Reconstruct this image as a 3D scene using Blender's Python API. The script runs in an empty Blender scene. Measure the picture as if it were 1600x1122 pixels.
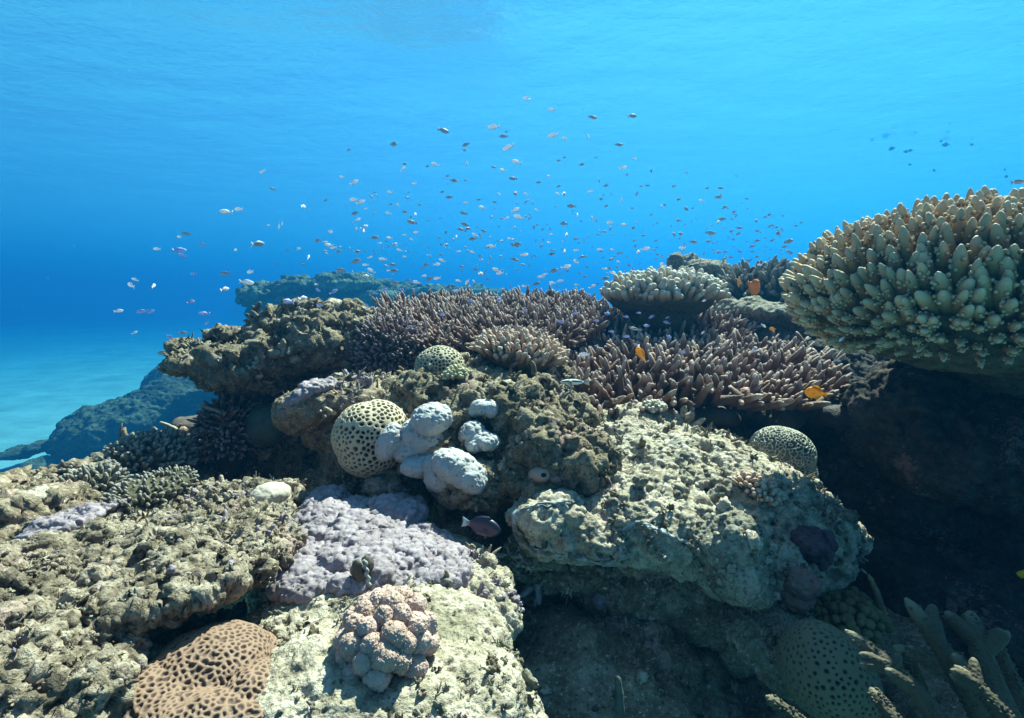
import bpy, bmesh, math, random
import numpy as np
from mathutils import Vector, Matrix, Euler, Quaternion
from mathutils.kdtree import KDTree

SC = bpy.context.scene
COL = SC.collection
R = math.radians
RNG = np.random.default_rng(11)
random.seed(11)

# ------------------------------------------------------------------ camera
CAM_H = 3.5
PITCH = R(6.15)
FPX = 844.0
cd = bpy.data.cameras.new('camera'); cam = bpy.data.objects.new('camera', cd); COL.objects.link(cam)
cam.location = (0, 0, CAM_H); cam.rotation_euler = (R(90) - PITCH, 0, 0)
cd.sensor_width = 36.0; cd.lens = 36.0 * FPX / 1600.0; cd.clip_start = 0.02; cd.clip_end = 500.0
SC.camera = cam
FWD = np.array([0, math.cos(PITCH), -math.sin(PITCH)]); UP = np.array([0, math.sin(PITCH), math.cos(PITCH)])
CAMP = np.array([0, 0, CAM_H])

def P(px, py, d):
    """A point of the place: photograph column and row, and metres in front of the diver."""
    return CAMP + d * FWD + d * (px - 800) / FPX * np.array([1.0, 0, 0]) + d * (561 - py) / FPX * UP

# ------------------------------------------------------------------ light
SUN_DIR = np.array([0.40, 0.64, 1.0]); SUN_DIR /= np.linalg.norm(SUN_DIR)
EL = math.asin(SUN_DIR[2]); AZ = math.atan2(SUN_DIR[0], SUN_DIR[1])
W = bpy.data.worlds.new('World'); SC.world = W; W.use_nodes = True
wn = W.node_tree.nodes; wl = W.node_tree.links
bgn = wn['Background']; sky = wn.new('ShaderNodeTexSky'); sky.sky_type = 'NISHITA'; sky.sun_disc = False
sky.dust_density = 0.0; sky.ozone_density = 6.0; sky.sun_elevation = EL; sky.sun_rotation = AZ
wl.new(sky.outputs[0], bgn.inputs['Color']); bgn.inputs['Strength'].default_value = 0.05
sd = bpy.data.lights.new('sun', 'SUN'); so = bpy.data.objects.new('sun', sd); COL.objects.link(so)
sd.energy = 5.0; sd.angle = R(0.6); sd.color = (1.0, 0.82, 0.64)
so.rotation_euler = Vector(SUN_DIR).to_track_quat('Z', 'Y').to_euler(); so.location = (0, 0, 30)
vs = SC.view_settings; vs.view_transform = 'Standard'; vs.look = 'None'; vs.gamma = 1.0; vs.use_curve_mapping = False
vs.exposure = 2.3
cy = SC.cycles
cy.max_bounces = 8; cy.diffuse_bounces = 2; cy.volume_bounces = 2; cy.transmission_bounces = 4; cy.transparent_max_bounces = 8
cy.use_denoising = True; cy.caustics_reflective = False; cy.caustics_refractive = False
cy.use_adaptive_sampling = False

# ------------------------------------------------------------------ helpers: naming
def tag(o, label=None, cat=None, group=None, kind=None):
    if label: o['label'] = label
    if cat: o['category'] = cat
    if group: o['group'] = group
    if kind: o['kind'] = kind
    return o

def thing(name, label, cat, loc, group=None):
    o = bpy.data.objects.new(name, None); COL.objects.link(o)
    o.location = Vector(loc); o.empty_display_size = 0.05; WLOC[o.name] = Vector(loc)
    return tag(o, label, cat, group)

def link(name, me, mat, parent=None):
    """One mesh object whose own origin sits in the middle of its footprint; parented to its thing if it is a part."""
    n = len(me.vertices); co = np.empty(n * 3, np.float32); me.vertices.foreach_get('co', co); co = co.reshape(n, 3)
    c = (co.min(0) + co.max(0)) / 2; c[2] = co[:, 2].min()
    me.vertices.foreach_set('co', (co - c).ravel()); me.update()
    o = bpy.data.objects.new(name, me); COL.objects.link(o)
    me.materials.clear()
    for m in (mat if isinstance(mat, (list, tuple)) else [mat]): me.materials.append(m)
    o.location = Vector(c.astype(float))
    if parent is not None:
        o.parent = parent; o.location = Vector(c.astype(float)) - WLOC.get(parent.name, parent.location)
    WLOC[o.name] = Vector(c.astype(float))
    return o
WLOC = {}

def mesh_np(name, V, F, smooth=True, attrs=None):
    """verts (n,3), faces (m,3|4) arrays -> mesh; attrs: {name: per-vertex float}."""
    me = bpy.data.meshes.new(name)
    V = np.asarray(V, np.float32); F = np.asarray(F, np.int32); k = F.shape[1]
    me.vertices.add(len(V)); me.vertices.foreach_set('co', V.ravel())
    me.loops.add(F.size); me.loops.foreach_set('vertex_index', F.ravel())
    me.polygons.add(len(F)); me.polygons.foreach_set('loop_start', np.arange(0, F.size, k, dtype=np.int32))
    me.update(calc_edges=True)
    if smooth: me.polygons.foreach_set('use_smooth', np.ones(len(F), bool))
    for a, v in (attrs or {}).items():
        at = me.attributes.new(a, 'FLOAT', 'POINT'); at.data.foreach_set('value', np.asarray(v, np.float32))
    me.validate(clean_customdata=False)
    return me

# ------------------------------------------------------------------ helpers: noise
def _hash(ix, iy, iz, s):
    h = (ix.astype(np.uint32) * np.uint32(374761393) + iy.astype(np.uint32) * np.uint32(668265263)
         + iz.astype(np.uint32) * np.uint32(2246822519) + np.uint32(s * 3266489917 & 0xffffffff))
    h = (h ^ (h >> np.uint32(13))) * np.uint32(1274126177)
    h = (h ^ (h >> np.uint32(16))) * np.uint32(2654435761)
    return h ^ (h >> np.uint32(15))

def vnoise(p, s=0):
    i = np.floor(p).astype(np.int64); f = p - i; f = f * f * f * (f * (f * 6 - 15) + 10)
    out = 0
    for dx in (0, 1):
        for dy in (0, 1):
            for dz in (0, 1):
                h = _hash(i[:, 0] + dx, i[:, 1] + dy, i[:, 2] + dz, s).astype(np.float64) / 2147483648.0 - 1.0
                w = (f[:, 0] if dx else 1 - f[:, 0]) * (f[:, 1] if dy else 1 - f[:, 1]) * (f[:, 2] if dz else 1 - f[:, 2])
                out = out + h * w
    return out

ROT = np.array([[0.36, 0.48, -0.8], [-0.8, 0.6, 0.0], [0.48, 0.64, 0.6]])
def fbm(p, freq, octs=4, gain=0.5, s=0, ridge=False):
    q = p * freq; a = 1.0; out = np.zeros(len(p)); tot = 0
    for o in range(octs):
        n = vnoise(q, s + o * 7)
        if ridge: n = 1 - 2 * np.abs(n)
        out += a * n; tot += a; a *= gain; q = (q @ ROT.T) * 2.03 + 3.7
    return out / tot

def worley(p, freq, s=0, jitter=0.9):
    """nearest and second nearest feature distance, cell id in 0..1"""
    q = p * freq; i = np.floor(q).astype(np.int64); n = len(p)
    f1 = np.full(n, 9.0); f2 = np.full(n, 9.0); cid = np.zeros(n)
    for dx in (-1, 0, 1):
        for dy in (-1, 0, 1):
            for dz in (-1, 0, 1):
                cx, cyy, cz = i[:, 0] + dx, i[:, 1] + dy, i[:, 2] + dz
                h = _hash(cx, cyy, cz, s)
                jx = (h & np.uint32(1023)).astype(np.float64) / 1023; jy = ((h >> np.uint32(10)) & np.uint32(1023)).astype(np.float64) / 1023
                jz = ((h >> np.uint32(20)) & np.uint32(1023)).astype(np.float64) / 1023
                d = np.sqrt((cx + .5 + (jx - .5) * jitter - q[:, 0]) ** 2 + (cyy + .5 + (jy - .5) * jitter - q[:, 1]) ** 2 + (cz + .5 + (jz - .5) * jitter - q[:, 2]) ** 2)
                m = d < f1
                f2 = np.where(m, f1, np.minimum(f2, d)); f1 = np.where(m, d, f1); cid = np.where(m, jx, cid)
    return f1, f2, cid

def sstep(a, b, x):
    t = np.clip((x - a) / (b - a), 0, 1); return t * t * (3 - 2 * t)

# ------------------------------------------------------------------ helpers: materials
def newmat(name, rough=0.8, spec=0.25):
    m = bpy.data.materials.new(name); m.use_nodes = True
    b = m.node_tree.nodes['Principled BSDF']
    b.inputs['Roughness'].default_value = rough; b.inputs['Specular IOR Level'].default_value = spec
    return m, m.node_tree.nodes, m.node_tree.links, b

def nmath(n, l, op, a, b=None):
    x = n.new('ShaderNodeMath'); x.operation = op
    for k, v in enumerate((a, b)):
        if v is None: continue
        if isinstance(v, (int, float)): x.inputs[k].default_value = v
        else: l.new(v, x.inputs[k])
    return x.outputs[0]

def ramp(n, l, fac, stops):
    r = n.new('ShaderNodeValToRGB'); e = r.color_ramp.elements
    while len(e) < len(stops): e.new(0.5)
    for k, (p, c) in enumerate(stops):
        e[k].position = p; e[k].color = (*c, 1)
    l.new(fac, r.inputs[0]); return r.outputs[0]

def mixc(n, l, fac, a, b, mode='MIX'):
    x = n.new('ShaderNodeMix'); x.data_type = 'RGBA'; x.blend_type = mode
    if isinstance(fac, (int, float)): x.inputs[0].default_value = fac
    else: l.new(fac, x.inputs[0])
    for k, v in ((6, a), (7, b)):
        if isinstance(v, tuple): x.inputs[k].default_value = (*v, 1)
        else: l.new(v, x.inputs[k])
    return x.outputs[2]

def tex_noise(n, l, scale, detail=5, rough=0.6, vec=None):
    t = n.new('ShaderNodeTexNoise'); t.inputs['Scale'].default_value = scale; t.inputs['Detail'].default_value = detail; t.inputs['Roughness'].default_value = rough
    if vec is not None: l.new(vec, t.inputs['Vector'])
    return t.outputs['Fac']

def geo_pos(n):
    t = n.new('ShaderNodeTexCoord'); i = n.new('ShaderNodeObjectInfo'); a = n.new('ShaderNodeVectorMath'); a.operation = 'ADD'
    s = n.new('ShaderNodeVectorMath'); s.operation = 'SCALE'; s.inputs[0].default_value = (13.0, 7.0, 5.0)
    l = n.id_data.links; l.new(i.outputs['Random'], s.inputs['Scale']); l.new(t.outputs['Object'], a.inputs[0]); l.new(s.outputs[0], a.inputs[1])
    return a.outputs[0]

def attr(n, name):
    a = n.new('ShaderNodeAttribute'); a.attribute_name = name; return a.outputs['Fac']

def albedo(n, l, b, c, f):
    l.new(mixc(n, l, 1.0, c, (f, f, f), 'MULTIPLY'), b.inputs['Base Color'])

def bump(n, l, b, h, strength=0.5, dist=0.004):
    x = n.new('ShaderNodeBump'); x.inputs['Strength'].default_value = strength; x.inputs['Distance'].default_value = dist
    l.new(h, x.inputs['Height']); l.new(x.outputs[0], b.inputs['Normal'])

# ------------------------------------------------------------------ water, air-side, seabed
SIDE = 220.0
SURF_Z = CAM_H + 4.4
def build_water():
    # underside of the waves: a finer sheet near the diver, coarse far out (one graded grid)
    def axis(n, lo, hi, c, k):
        t = np.linspace(-1, 1, n); s = np.sign(t) * np.abs(t) ** k
        return np.where(s < 0, c + s * (c - lo), c + s * (hi - c))
    n = 420
    xs = axis(n, -SIDE + 1, SIDE - 1, 0, 2.2); ys = axis(n, -SIDE + 1, SIDE - 1, 8, 2.2)
    X, Y = np.meshgrid(xs, ys); p = np.stack([X.ravel(), Y.ravel(), np.zeros(n * n)], 1)
    q = p * np.array([0.55, 1.0, 1]); c, s_ = math.cos(0.3), math.sin(0.3)
    q = q @ np.array([[c, -s_, 0], [s_, c, 0], [0, 0, 1]]).T
    r = np.hypot(p[:, 0], p[:, 1] - 8)
    z = 0.045 * fbm(q, 0.55, 2, s=3) + 0.03 * fbm(q, 1.5, 3, 0.6, s=9) * sstep(60, 25, r)
    V = np.stack([p[:, 0], p[:, 1], SURF_Z + z], 1)
    idx = np.arange(n * n).reshape(n, n)
    F = np.stack([idx[:-1, :-1].ravel(), idx[1:, :-1].ravel(), idx[1:, 1:].ravel(), idx[:-1, 1:].ravel()], 1)
    m = bpy.data.materials.new('wave_underside'); m.use_nodes = True; N = m.node_tree.nodes; L = m.node_tree.links
    N.remove(N['Principled BSDF']); out = N['Material Output']
    tr = N.new('ShaderNodeBsdfTransparent'); tr.inputs[0].default_value = (0.86, 0.97, 1, 1)
    tl = N.new('ShaderNodeBsdfTranslucent'); tl.inputs[0].default_value = (0.3, 0.8, 1, 1)
    gl = N.new('ShaderNodeBsdfGlossy'); gl.inputs['Roughness'].default_value = 0.16; gl.inputs[0].default_value = (0.6, 0.92, 1, 1)
    t = tex_noise(N, L, 1.4, 6, 0.62, geo_pos(N))
    bp = N.new('ShaderNodeBump'); bp.inputs['Strength'].default_value = 0.5; bp.inputs['Distance'].default_value = 0.12; L.new(t, bp.inputs['Height'])
    L.new(bp.outputs[0], tl.inputs['Normal']); L.new(bp.outputs[0], gl.inputs['Normal'])
    m1 = N.new('ShaderNodeMixShader'); m1.inputs[0].default_value = 0.06; L.new(tr.outputs[0], m1.inputs[1]); L.new(tl.outputs[0], m1.inputs[2])
    # beyond the bright window overhead the surface mirrors the deep water
    fr = N.new('ShaderNodeLayerWeight'); fr.inputs[0].default_value = 0.5; L.new(bp.outputs[0], fr.inputs['Normal'])
    m2 = N.new('ShaderNodeMixShader'); L.new(ramp(N, L, fr.outputs['Facing'], [(0.22, (0, 0, 0)), (0.5, (0.72, 0.72, 0.72))]), m2.inputs[0]); L.new(m1.outputs[0], m2.inputs[1]); L.new(gl.outputs[0], m2.inputs[2])
    L.new(m2.outputs[0], out.inputs['Surface'])
    tag(link('water', mesh_np('water', V, F), m), 'rippled underside of the sea surface seen from below', 'water', kind='structure')

def build_seabed():
    def axis(n, lo, hi, c, k):
        t = np.linspace(-1, 1, n); s = np.sign(t) * np.abs(t) ** k
        return np.where(s < 0, c + s * (c - lo), c + s * (hi - c))
    n = 420; X, Y = np.meshgrid(axis(n, -SIDE + 1, SIDE - 1, -6, 2.6), axis(n, -SIDE + 1, SIDE - 1, 14, 2.6))
    p = np.stack([X.ravel(), Y.ravel(), np.zeros(n * n)], 1)
    z = 0.16 * fbm(p, 0.25, 3, s=21) + 0.05 * fbm(p * np.array([1, 2.2, 1]), 0.9, 3, s=5)
    V = np.stack([p[:, 0], p[:, 1], z], 1); idx = np.arange(n * n).reshape(n, n)
    F = np.stack([idx[:-1, :-1].ravel(), idx[:-1, 1:].ravel(), idx[1:, 1:].ravel(), idx[1:, :-1].ravel()], 1)
    m, N, L, b = newmat('sand', 0.95, 0.1)
    g = geo_pos(N)
    c = ramp(N, L, tex_noise(N, L, 0.9, 6, 0.6, g), [(0.3, (0.12, 0.21, 0.225)), (0.7, (0.20, 0.33, 0.35))])  # blue cast of the water mixed into the colour of white sand
    L.new(c, b.inputs['Base Color']); bump(N, L, b, tex_noise(N, L, 9, 5, 0.6, g), 0.5, 0.02)
    tag(link('seabed', mesh_np('seabed', V, F), m), 'pale sand sea floor beyond the reef', 'sand', kind='structure')

def build_haze():
    z0, z1 = -1.0, SURF_Z + 0.2; s = SIDE
    V = [(-s, -s, z0), (s, -s, z0), (s, s, z0), (-s, s, z0), (-s, -s, z1), (s, -s, z1), (s, s, z1), (-s, s, z1)]
    F = [(0, 3, 2, 1), (4, 5, 6, 7), (0, 1, 5, 4), (1, 2, 6, 5), (2, 3, 7, 6), (3, 0, 4, 7)]
    m = bpy.data.materials.new('blue_water_volume'); m.use_nodes = True; N = m.node_tree.nodes; L = m.node_tree.links
    N.remove(N['Principled BSDF'])
    v = N.new('ShaderNodeVolumePrincipled')
    v.inputs['Color'].default_value = (0.006, 0.060, 0.134, 1); v.inputs['Density'].default_value = HAZE_DENSITY
    v.inputs['Anisotropy'].default_value = 0.52; v.inputs['Absorption Color'].default_value = (0.04, 0.40, 0.57, 1)
    L.new(v.outputs[0], N['Material Output'].inputs['Volume'])
    tag(link('haze', mesh_np('haze', V, F, smooth=False), m), 'clear blue sea water filling the whole view', 'water haze', kind='stuff')
HAZE_DENSITY = 0.095
build_water(); build_seabed(); build_haze()

# ------------------------------------------------------------------ helpers: shapes
def U(d): return d / FPX                      # metres per photograph pixel at a distance

def vnormals(V, F):
    a = V[F[:, 0]]; n = np.cross(V[F[:, 1]] - a, V[F[:, 2]] - a)
    if F.shape[1] == 4: n = n + np.cross(V[F[:, 2]] - a, V[F[:, 3]] - a)
    N = np.zeros_like(V)
    for k in range(F.shape[1]):
        for c in range(3): N[:, c] += np.bincount(F[:, k], n[:, c], len(V))
    return N / np.maximum(np.linalg.norm(N, axis=1, keepdims=True), 1e-12)

def laplace(V, F, it=2, f=0.5):
    k = F.shape[1]; a = np.concatenate([F[:, i] for i in range(k)]); b = np.concatenate([F[:, (i + 1) % k] for i in range(k)])
    deg = np.bincount(a, minlength=len(V)) + np.bincount(b, minlength=len(V))
    for _ in range(it):
        S = np.stack([np.bincount(a, V[b, c], len(V)) + np.bincount(b, V[a, c], len(V)) for c in range(3)], 1)
        V = V * (1 - f) + f * S / np.maximum(deg, 1)[:, None]
    return V

_ico = {}
def ico(sub):
    if sub not in _ico:
        bm = bmesh.new(); bmesh.ops.create_icosphere(bm, subdivisions=sub, radius=1.0)
        _ico[sub] = (np.array([v.co[:] for v in bm.verts]), np.array([[v.index for v in f.verts] for f in bm.faces])); bm.free()
    return _ico[sub]

def rotm(axis, ang):
    return np.array(Matrix.Rotation(ang, 3, axis))

def blob_parts(blobs):
    """(px,py,d, rx,rz[, ry_m[, tilt_deg]]) radii in photograph pixels at that distance, depth radius in metres"""
    Vs, Fs, off = [], [], 0
    V0, F0 = ico(4)
    for b in blobs:
        px, py, d, rx, rz = b[:5]; u = U(d); ry = b[5] if len(b) > 5 and b[5] else 0.5 * (rx + rz) * u; t = b[6] if len(b) > 6 else 0
        V = V0 * np.array([rx * u, ry, rz * u]) @ rotm('Y', R(t)).T + P(px, py, d)
        Vs.append(V); Fs.append(F0 + off); off += len(V)
    return np.concatenate(Vs), np.concatenate(Fs)

def remesh(V, F, voxel):
    me = mesh_np('shape', V, F); o = bpy.data.objects.new('shape', me); COL.objects.link(o)
    m = o.modifiers.new('r', 'REMESH'); m.mode = 'VOXEL'; m.voxel_size = voxel; m.use_smooth_shade = True
    dg = bpy.context.evaluated_depsgraph_get(); ev = o.evaluated_get(dg); e = ev.to_mesh()
    n = len(e.vertices); co = np.empty(n * 3, np.float32); e.vertices.foreach_get('co', co)
    tot = len(e.polygons); li = np.empty(len(e.loops), np.int32); e.loops.foreach_get('vertex_index', li)
    ls = np.empty(tot, np.int32); lt = np.empty(tot, np.int32); e.polygons.foreach_get('loop_start', ls); e.polygons.foreach_get('loop_total', lt)
    q = ls[lt == 4]; F4 = np.stack([li[q + k] for k in range(4)], 1)
    ev.to_mesh_clear(); bpy.data.objects.remove(o); bpy.data.meshes.remove(me)
    return co.reshape(n, 3).astype(np.float64), F4

def displace(V, F, u, layers, seed=0):
    """layers: (kind, wavelength px, amplitude px); u metres per pixel"""
    for k, L in enumerate(layers):
        kind, wl, am = L[:3]; N = vnormals(V, F); fq = 1.0 / (wl * u); a = am * u; s = seed * 31 + k * 5
        if kind == 'fbm': h = fbm(V, fq, 4, 0.55, s) * 1.6
        elif kind == 'ridge': h = fbm(V, fq, 4, 0.55, s, True) * 1.3 - 0.5
        elif kind == 'lump':
            Q = V + 0.25 * wl * u * np.stack([vnoise(V * fq * 1.3, s + 1), vnoise(V * fq * 1.3, s + 2), vnoise(V * fq * 1.3, s + 3)], 1)
            f1, f2, c = worley(Q, fq, s); h = np.sqrt(np.clip(1 - (f1 / 0.85) ** 2, 0, 1)) * (0.5 + c) - 0.4
        elif kind == 'pit':
            f1, f2, c = worley(V, fq, s); h = -np.where(c > L[3] if len(L) > 3 else c > 0.6, 1 - sstep(0.12, 0.42, f1), 0)
        elif kind == 'crack':
            f1, f2, c = worley(V + 0.3 * wl * u * np.stack([vnoise(V * fq * 2, s + 1), vnoise(V * fq * 2, s + 2), vnoise(V * fq * 2, s + 3)], 1), fq, s); h = -(1 - sstep(0.0, 0.16, f2 - f1))
        elif kind == 'shelf':      # horizontal ledges
            h = np.sin((V[:, 2] + 0.6 * wl * u * vnoise(V * fq * 0.6, s)) * fq * 6.283)
        V = V + N * (a * h)[:, None]
    return V

ROUGH = [('fbm', 120, 16), ('lump', 60, 9), ('ridge', 34, 6), ('lump', 16, 4.0), ('pit', 26, 8, 0.62), ('pit', 11, 3.5, 0.55), ('fbm', 7, 2.6)]
def rock(name, label, blobs, mat, u=None, layers=ROUGH, vox=2.3, seed=1, cat='reef rock', parent=None, group=None, kind=None, smooth=3):
    V, F = blob_parts(blobs); u = u or U(float(np.mean([b[2] for b in blobs])))
    V, F = remesh(V, F, vox * u); V = laplace(V, F, smooth); V = displace(V, F, u, layers, seed)
    o = link(name, mesh_np(name, V, F), mat, parent)
    if parent is None: tag(o, label, cat, group, kind)
    SHAPE[o.name] = (V, F)
    return o
SHAPE = {}
def surf(px, py, r=7.0, default=1.0):
    """distance in front of the diver of the nearest solid surface seen at a photograph pixel"""
    best = 99.0
    for k, (V, F) in SHAPE.items():
        q = V - CAMP; d = q @ FWD; ok = d > 0.2; q = q[ok]; d = d[ok]
        m = (np.abs(800 + FPX * q[:, 0] / d - px) < r) & (np.abs(561 - FPX * (q @ UP) / d - py) < r)
        if m.any(): best = min(best, float(np.percentile(d[m], 8)) if m.sum() > 60 else float(d[m].min()))
    return best if best < 90 else default

def growth(host, n, size, mats, seed, px=None, py=None, up=-0.1, kinds=(0, 1, 2)):
    """small knobs, tufts and lumps crusting a rock: one uncountable part of it"""
    V, F = SHAPE[host.name]; g = np.random.default_rng(seed); N = vnormals(V, F); u = U(float(np.median((V - CAMP) @ FWD)))
    q = V - CAMP; d = q @ FWD; X = 800 + FPX * q[:, 0] / d; Y = 561 - FPX * (q @ UP) / d
    ok = (N[:, 2] > up) & ((N * -unit(q)).sum(1) > -0.2) & (X > -60) & (X < 1660) & (Y < 1180)
    if px: ok &= (X > px[0]) & (X < px[1])
    if py: ok &= (Y > py[0]) & (Y < py[1])
    c = np.where(ok)[0]; c = c[g.permutation(len(c))[:n * 3]]; clump = fbm(V[c], 1 / (60 * u), 2, s=seed); c = c[np.argsort(-clump + g.normal(0, .35, len(c)))[:n]]
    V0, F0 = ico(3); groups = {k: [] for k in range(len(mats))}
    for i in c:
        s = size * U(d[i]) * math.exp(g.normal(0, 0.45)); k = int(g.integers(len(mats))); kind = int(g.choice(kinds)); s *= 0.8 if kind == 0 else 1; p = V[i]
        if kind == 0:
            S = V0 * g.uniform(0.6, 1.3, 3); S = S * (1 + 0.75 * fbm(S + g.uniform(0, 9, 3), 2.4, 3, 0.6, s=int(i) % 97)[:, None]); groups[k].append((S * s + p + N[i] * s * .15, F0, np.full(len(S), .6)))
        else:
            m = int(g.integers(4, 10)); a = unit(N[i] + g.normal(0, 0.7, (m, 3))); L_ = s * g.uniform(0.9, 1.9, m); r = s * (0.42 if kind == 1 else 0.2) * g.uniform(.7, 1.2, m)
            fv, ff, ft = fingers(p + g.normal(0, s * .45, (m, 3)) - a * s * .3, a, L_, r, r * 0.75, 5, 6, bend=g.normal(0, .2, (m, 3)) * s, rough=.14, seed=int(i) % 991)
            groups[k].append((fv, np.concatenate([ff[:, [0, 1, 2]], ff[:, [0, 2, 3]]]), ft))
    for k, ps in groups.items():
        if not ps: continue
        V2, F2, T2 = merge(ps); o = link('crusting_growth', mesh_np('crusting_growth', V2, F2, attrs={'tip': T2, 'pit': np.zeros(len(V2))}), mats[k], host); o['kind'] = 'stuff'

def fingers(B, D, Lg, r0, r1, nseg=6, nside=7, bend=None, rough=0.1, seed=0, cap=0.3):
    """many tapered round-tipped fingers in one go -> V, F, tip attribute"""
    n = len(B); D = D / np.linalg.norm(D, axis=1, keepdims=True)
    a = np.where(np.abs(D[:, 2:3]) < 0.9, np.array([[0, 0, 1.0]]), np.array([[1.0, 0, 0]]))
    X = np.cross(D, a); X /= np.linalg.norm(X, axis=1, keepdims=True); Y = np.cross(D, X)
    t = np.concatenate([np.linspace(0, 1 - cap, nseg - 2), 1 - cap * np.array([0.55, 0.2, 0.03])]); m = len(t)
    ang = np.linspace(0, 2 * np.pi, nside, endpoint=False)
    capf = np.where(t > 1 - cap, np.sqrt(np.clip(1 - ((t - 1 + cap) / cap) ** 2, 0.02, 1)), 1)
    rad = (r0[:, None] + (r1 - r0)[:, None] * t) * capf
    ctr = B[:, None] + D[:, None] * (Lg[:, None] * t)[:, :, None]
    if bend is not None: ctr = ctr + bend[:, None] * (t ** 2)[None, :, None]
    V = ctr[:, :, None] + rad[:, :, None, None] * (np.cos(ang)[None, None, :, None] * X[:, None, None] + np.sin(ang)[None, None, :, None] * Y[:, None, None])
    V = V.reshape(-1, 3); T = np.repeat(np.tile(t, n), nside)
    if rough:
        c = np.repeat(ctr.reshape(-1, 3), nside, 0); h = np.random.default_rng(seed + 5).uniform(-1, 1, len(V)); V = c + (V - c) * (1 + rough * h * np.minimum(1, 1.4 - T))[:, None]
    base = (np.arange(n) * m * nside)[:, None, None]; i = np.arange(m - 1)[None, :, None] * nside; j = np.arange(nside)[None, None, :]; j2 = (j + 1) % nside
    F = np.stack([base + i + j, base + i + j2, base + i + nside + j2, base + i + nside + j], -1).reshape(-1, 4)
    # close the tip with quads folded on the last ring
    last = (np.arange(n) * m * nside + (m - 1) * nside)[:, None]
    capq = np.concatenate([np.concatenate([last, last + k, last + k + 1, last + k + 2 if k + 2 < nside else last + k + 1], 1) for k in range(1, nside - 1, 2)]) if nside >= 4 else np.zeros((0, 4), int)
    capq = capq[[len(set(q)) == 4 for q in capq.tolist()]] if len(capq) else capq
    return V, np.concatenate([F, capq]), T

def merge(parts):
    Vs, Fs, Ts, o = [], [], [], 0
    for V, F, T in parts: Vs.append(V); Fs.append(F + o); Ts.append(T); o += len(V)
    return np.concatenate(Vs), np.concatenate(Fs), np.concatenate(Ts)

def unit(a): return a / np.maximum(np.linalg.norm(a, axis=-1, keepdims=True), 1e-9)

def spread(cand, gap):
    """dart throwing: indices of points at least gap apart"""
    keep = []; cells = {}
    for i, p in enumerate(cand.tolist()):
        k = tuple(int(math.floor(x / gap)) for x in p); ok = True
        for dx in (-1, 0, 1):
            for dy in (-1, 0, 1):
                for dz in (-1, 0, 1):
                    for q in cells.get((k[0] + dx, k[1] + dy, k[2] + dz), ()):
                        if (p[0] - q[0]) ** 2 + (p[1] - q[1]) ** 2 + (p[2] - q[2]) ** 2 < gap * gap: ok = False; break
                    if not ok: break
                if not ok: break
            if not ok: break
        if ok: keep.append(i); cells.setdefault(k, []).append(p)
    return keep

# ------------------------------------------------------------------ materials
def rock_material(name, dark, mid, pale, patch=None, pale_amt=0.5, su=1.0, patch_amt=0.6, speck=True, f=0.74, crust=(0.36, 0.185, 0.195), crust_amt=0.565):
    m, N, L, b = newmat(name, 0.92, 0.12); g = geo_pos(N)
    wv = N.new('ShaderNodeTexNoise'); wv.inputs['Scale'].default_value = 9 * su; wv.inputs['Detail'].default_value = 3; L.new(g, wv.inputs['Vector'])
    wa = N.new('ShaderNodeVectorMath'); wa.operation = 'MULTIPLY_ADD'; L.new(wv.outputs['Color'], wa.inputs[0]); wa.inputs[1].default_value = (.08 / su,) * 3; L.new(g, wa.inputs[2]); gw = wa.outputs[0]
    n1 = tex_noise(N, L, 13 * su, 8, 0.68, gw); n2 = tex_noise(N, L, 60 * su, 7, 0.72, g); n3 = tex_noise(N, L, 6.0 * su, 6, 0.65, gw); n5 = tex_noise(N, L, 8.0 * su, 7, 0.7, gw); n4 = tex_noise(N, L, 150 * su, 3, 0.6, g)
    s = nmath(N, L, 'ADD', nmath(N, L, 'MULTIPLY', n1, 0.5), nmath(N, L, 'MULTIPLY', n2, 0.5))
    c = ramp(N, L, s, [(0.36, dark), (0.5 - 0.05 * pale_amt, mid), (0.62 - 0.06 * pale_amt, pale)])
    if patch:   # turf algae, then pink crusts, both in patches with ragged borders
        c = mixc(N, L, ramp(N, L, n3, [(patch_amt, (0, 0, 0)), (patch_amt + 0.05, (.85, .85, .85))]), c, mixc(N, L, n2, patch, mid))
        c = mixc(N, L, ramp(N, L, nmath(N, L, 'ADD', nmath(N, L, 'MULTIPLY', n5, .75), nmath(N, L, 'MULTIPLY', n4, .25)), [(crust_amt, (0, 0, 0)), (crust_amt + 0.04, (.8, .8, .8))]), c, mixc(N, L, n2, crust, pale))
    if speck:
        c = mixc(N, L, ramp(N, L, n4, [(0.62, (0, 0, 0)), (0.70, (0.6, 0.6, 0.6))]), c, (0.62, 0.57, 0.46))
        c = mixc(N, L, ramp(N, L, n4, [(0.32, (0.75, 0.75, 0.75)), (0.42, (0, 0, 0))]), c, tuple(0.35 * x for x in dark))
    hs = N.new('ShaderNodeHueSaturation'); hs.inputs['Saturation'].default_value = 0.88; L.new(c, hs.inputs['Color'])
    albedo(N, L, b, mixc(N, L, 1.0, hs.outputs[0], (1.0, 0.92, 0.89), 'MULTIPLY'), f * 1.26)
    bump(N, L, b, nmath(N, L, 'ADD', n2, nmath(N, L, 'ADD', n4, n1)), 1.0, 0.005 / su)
    return m

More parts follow.
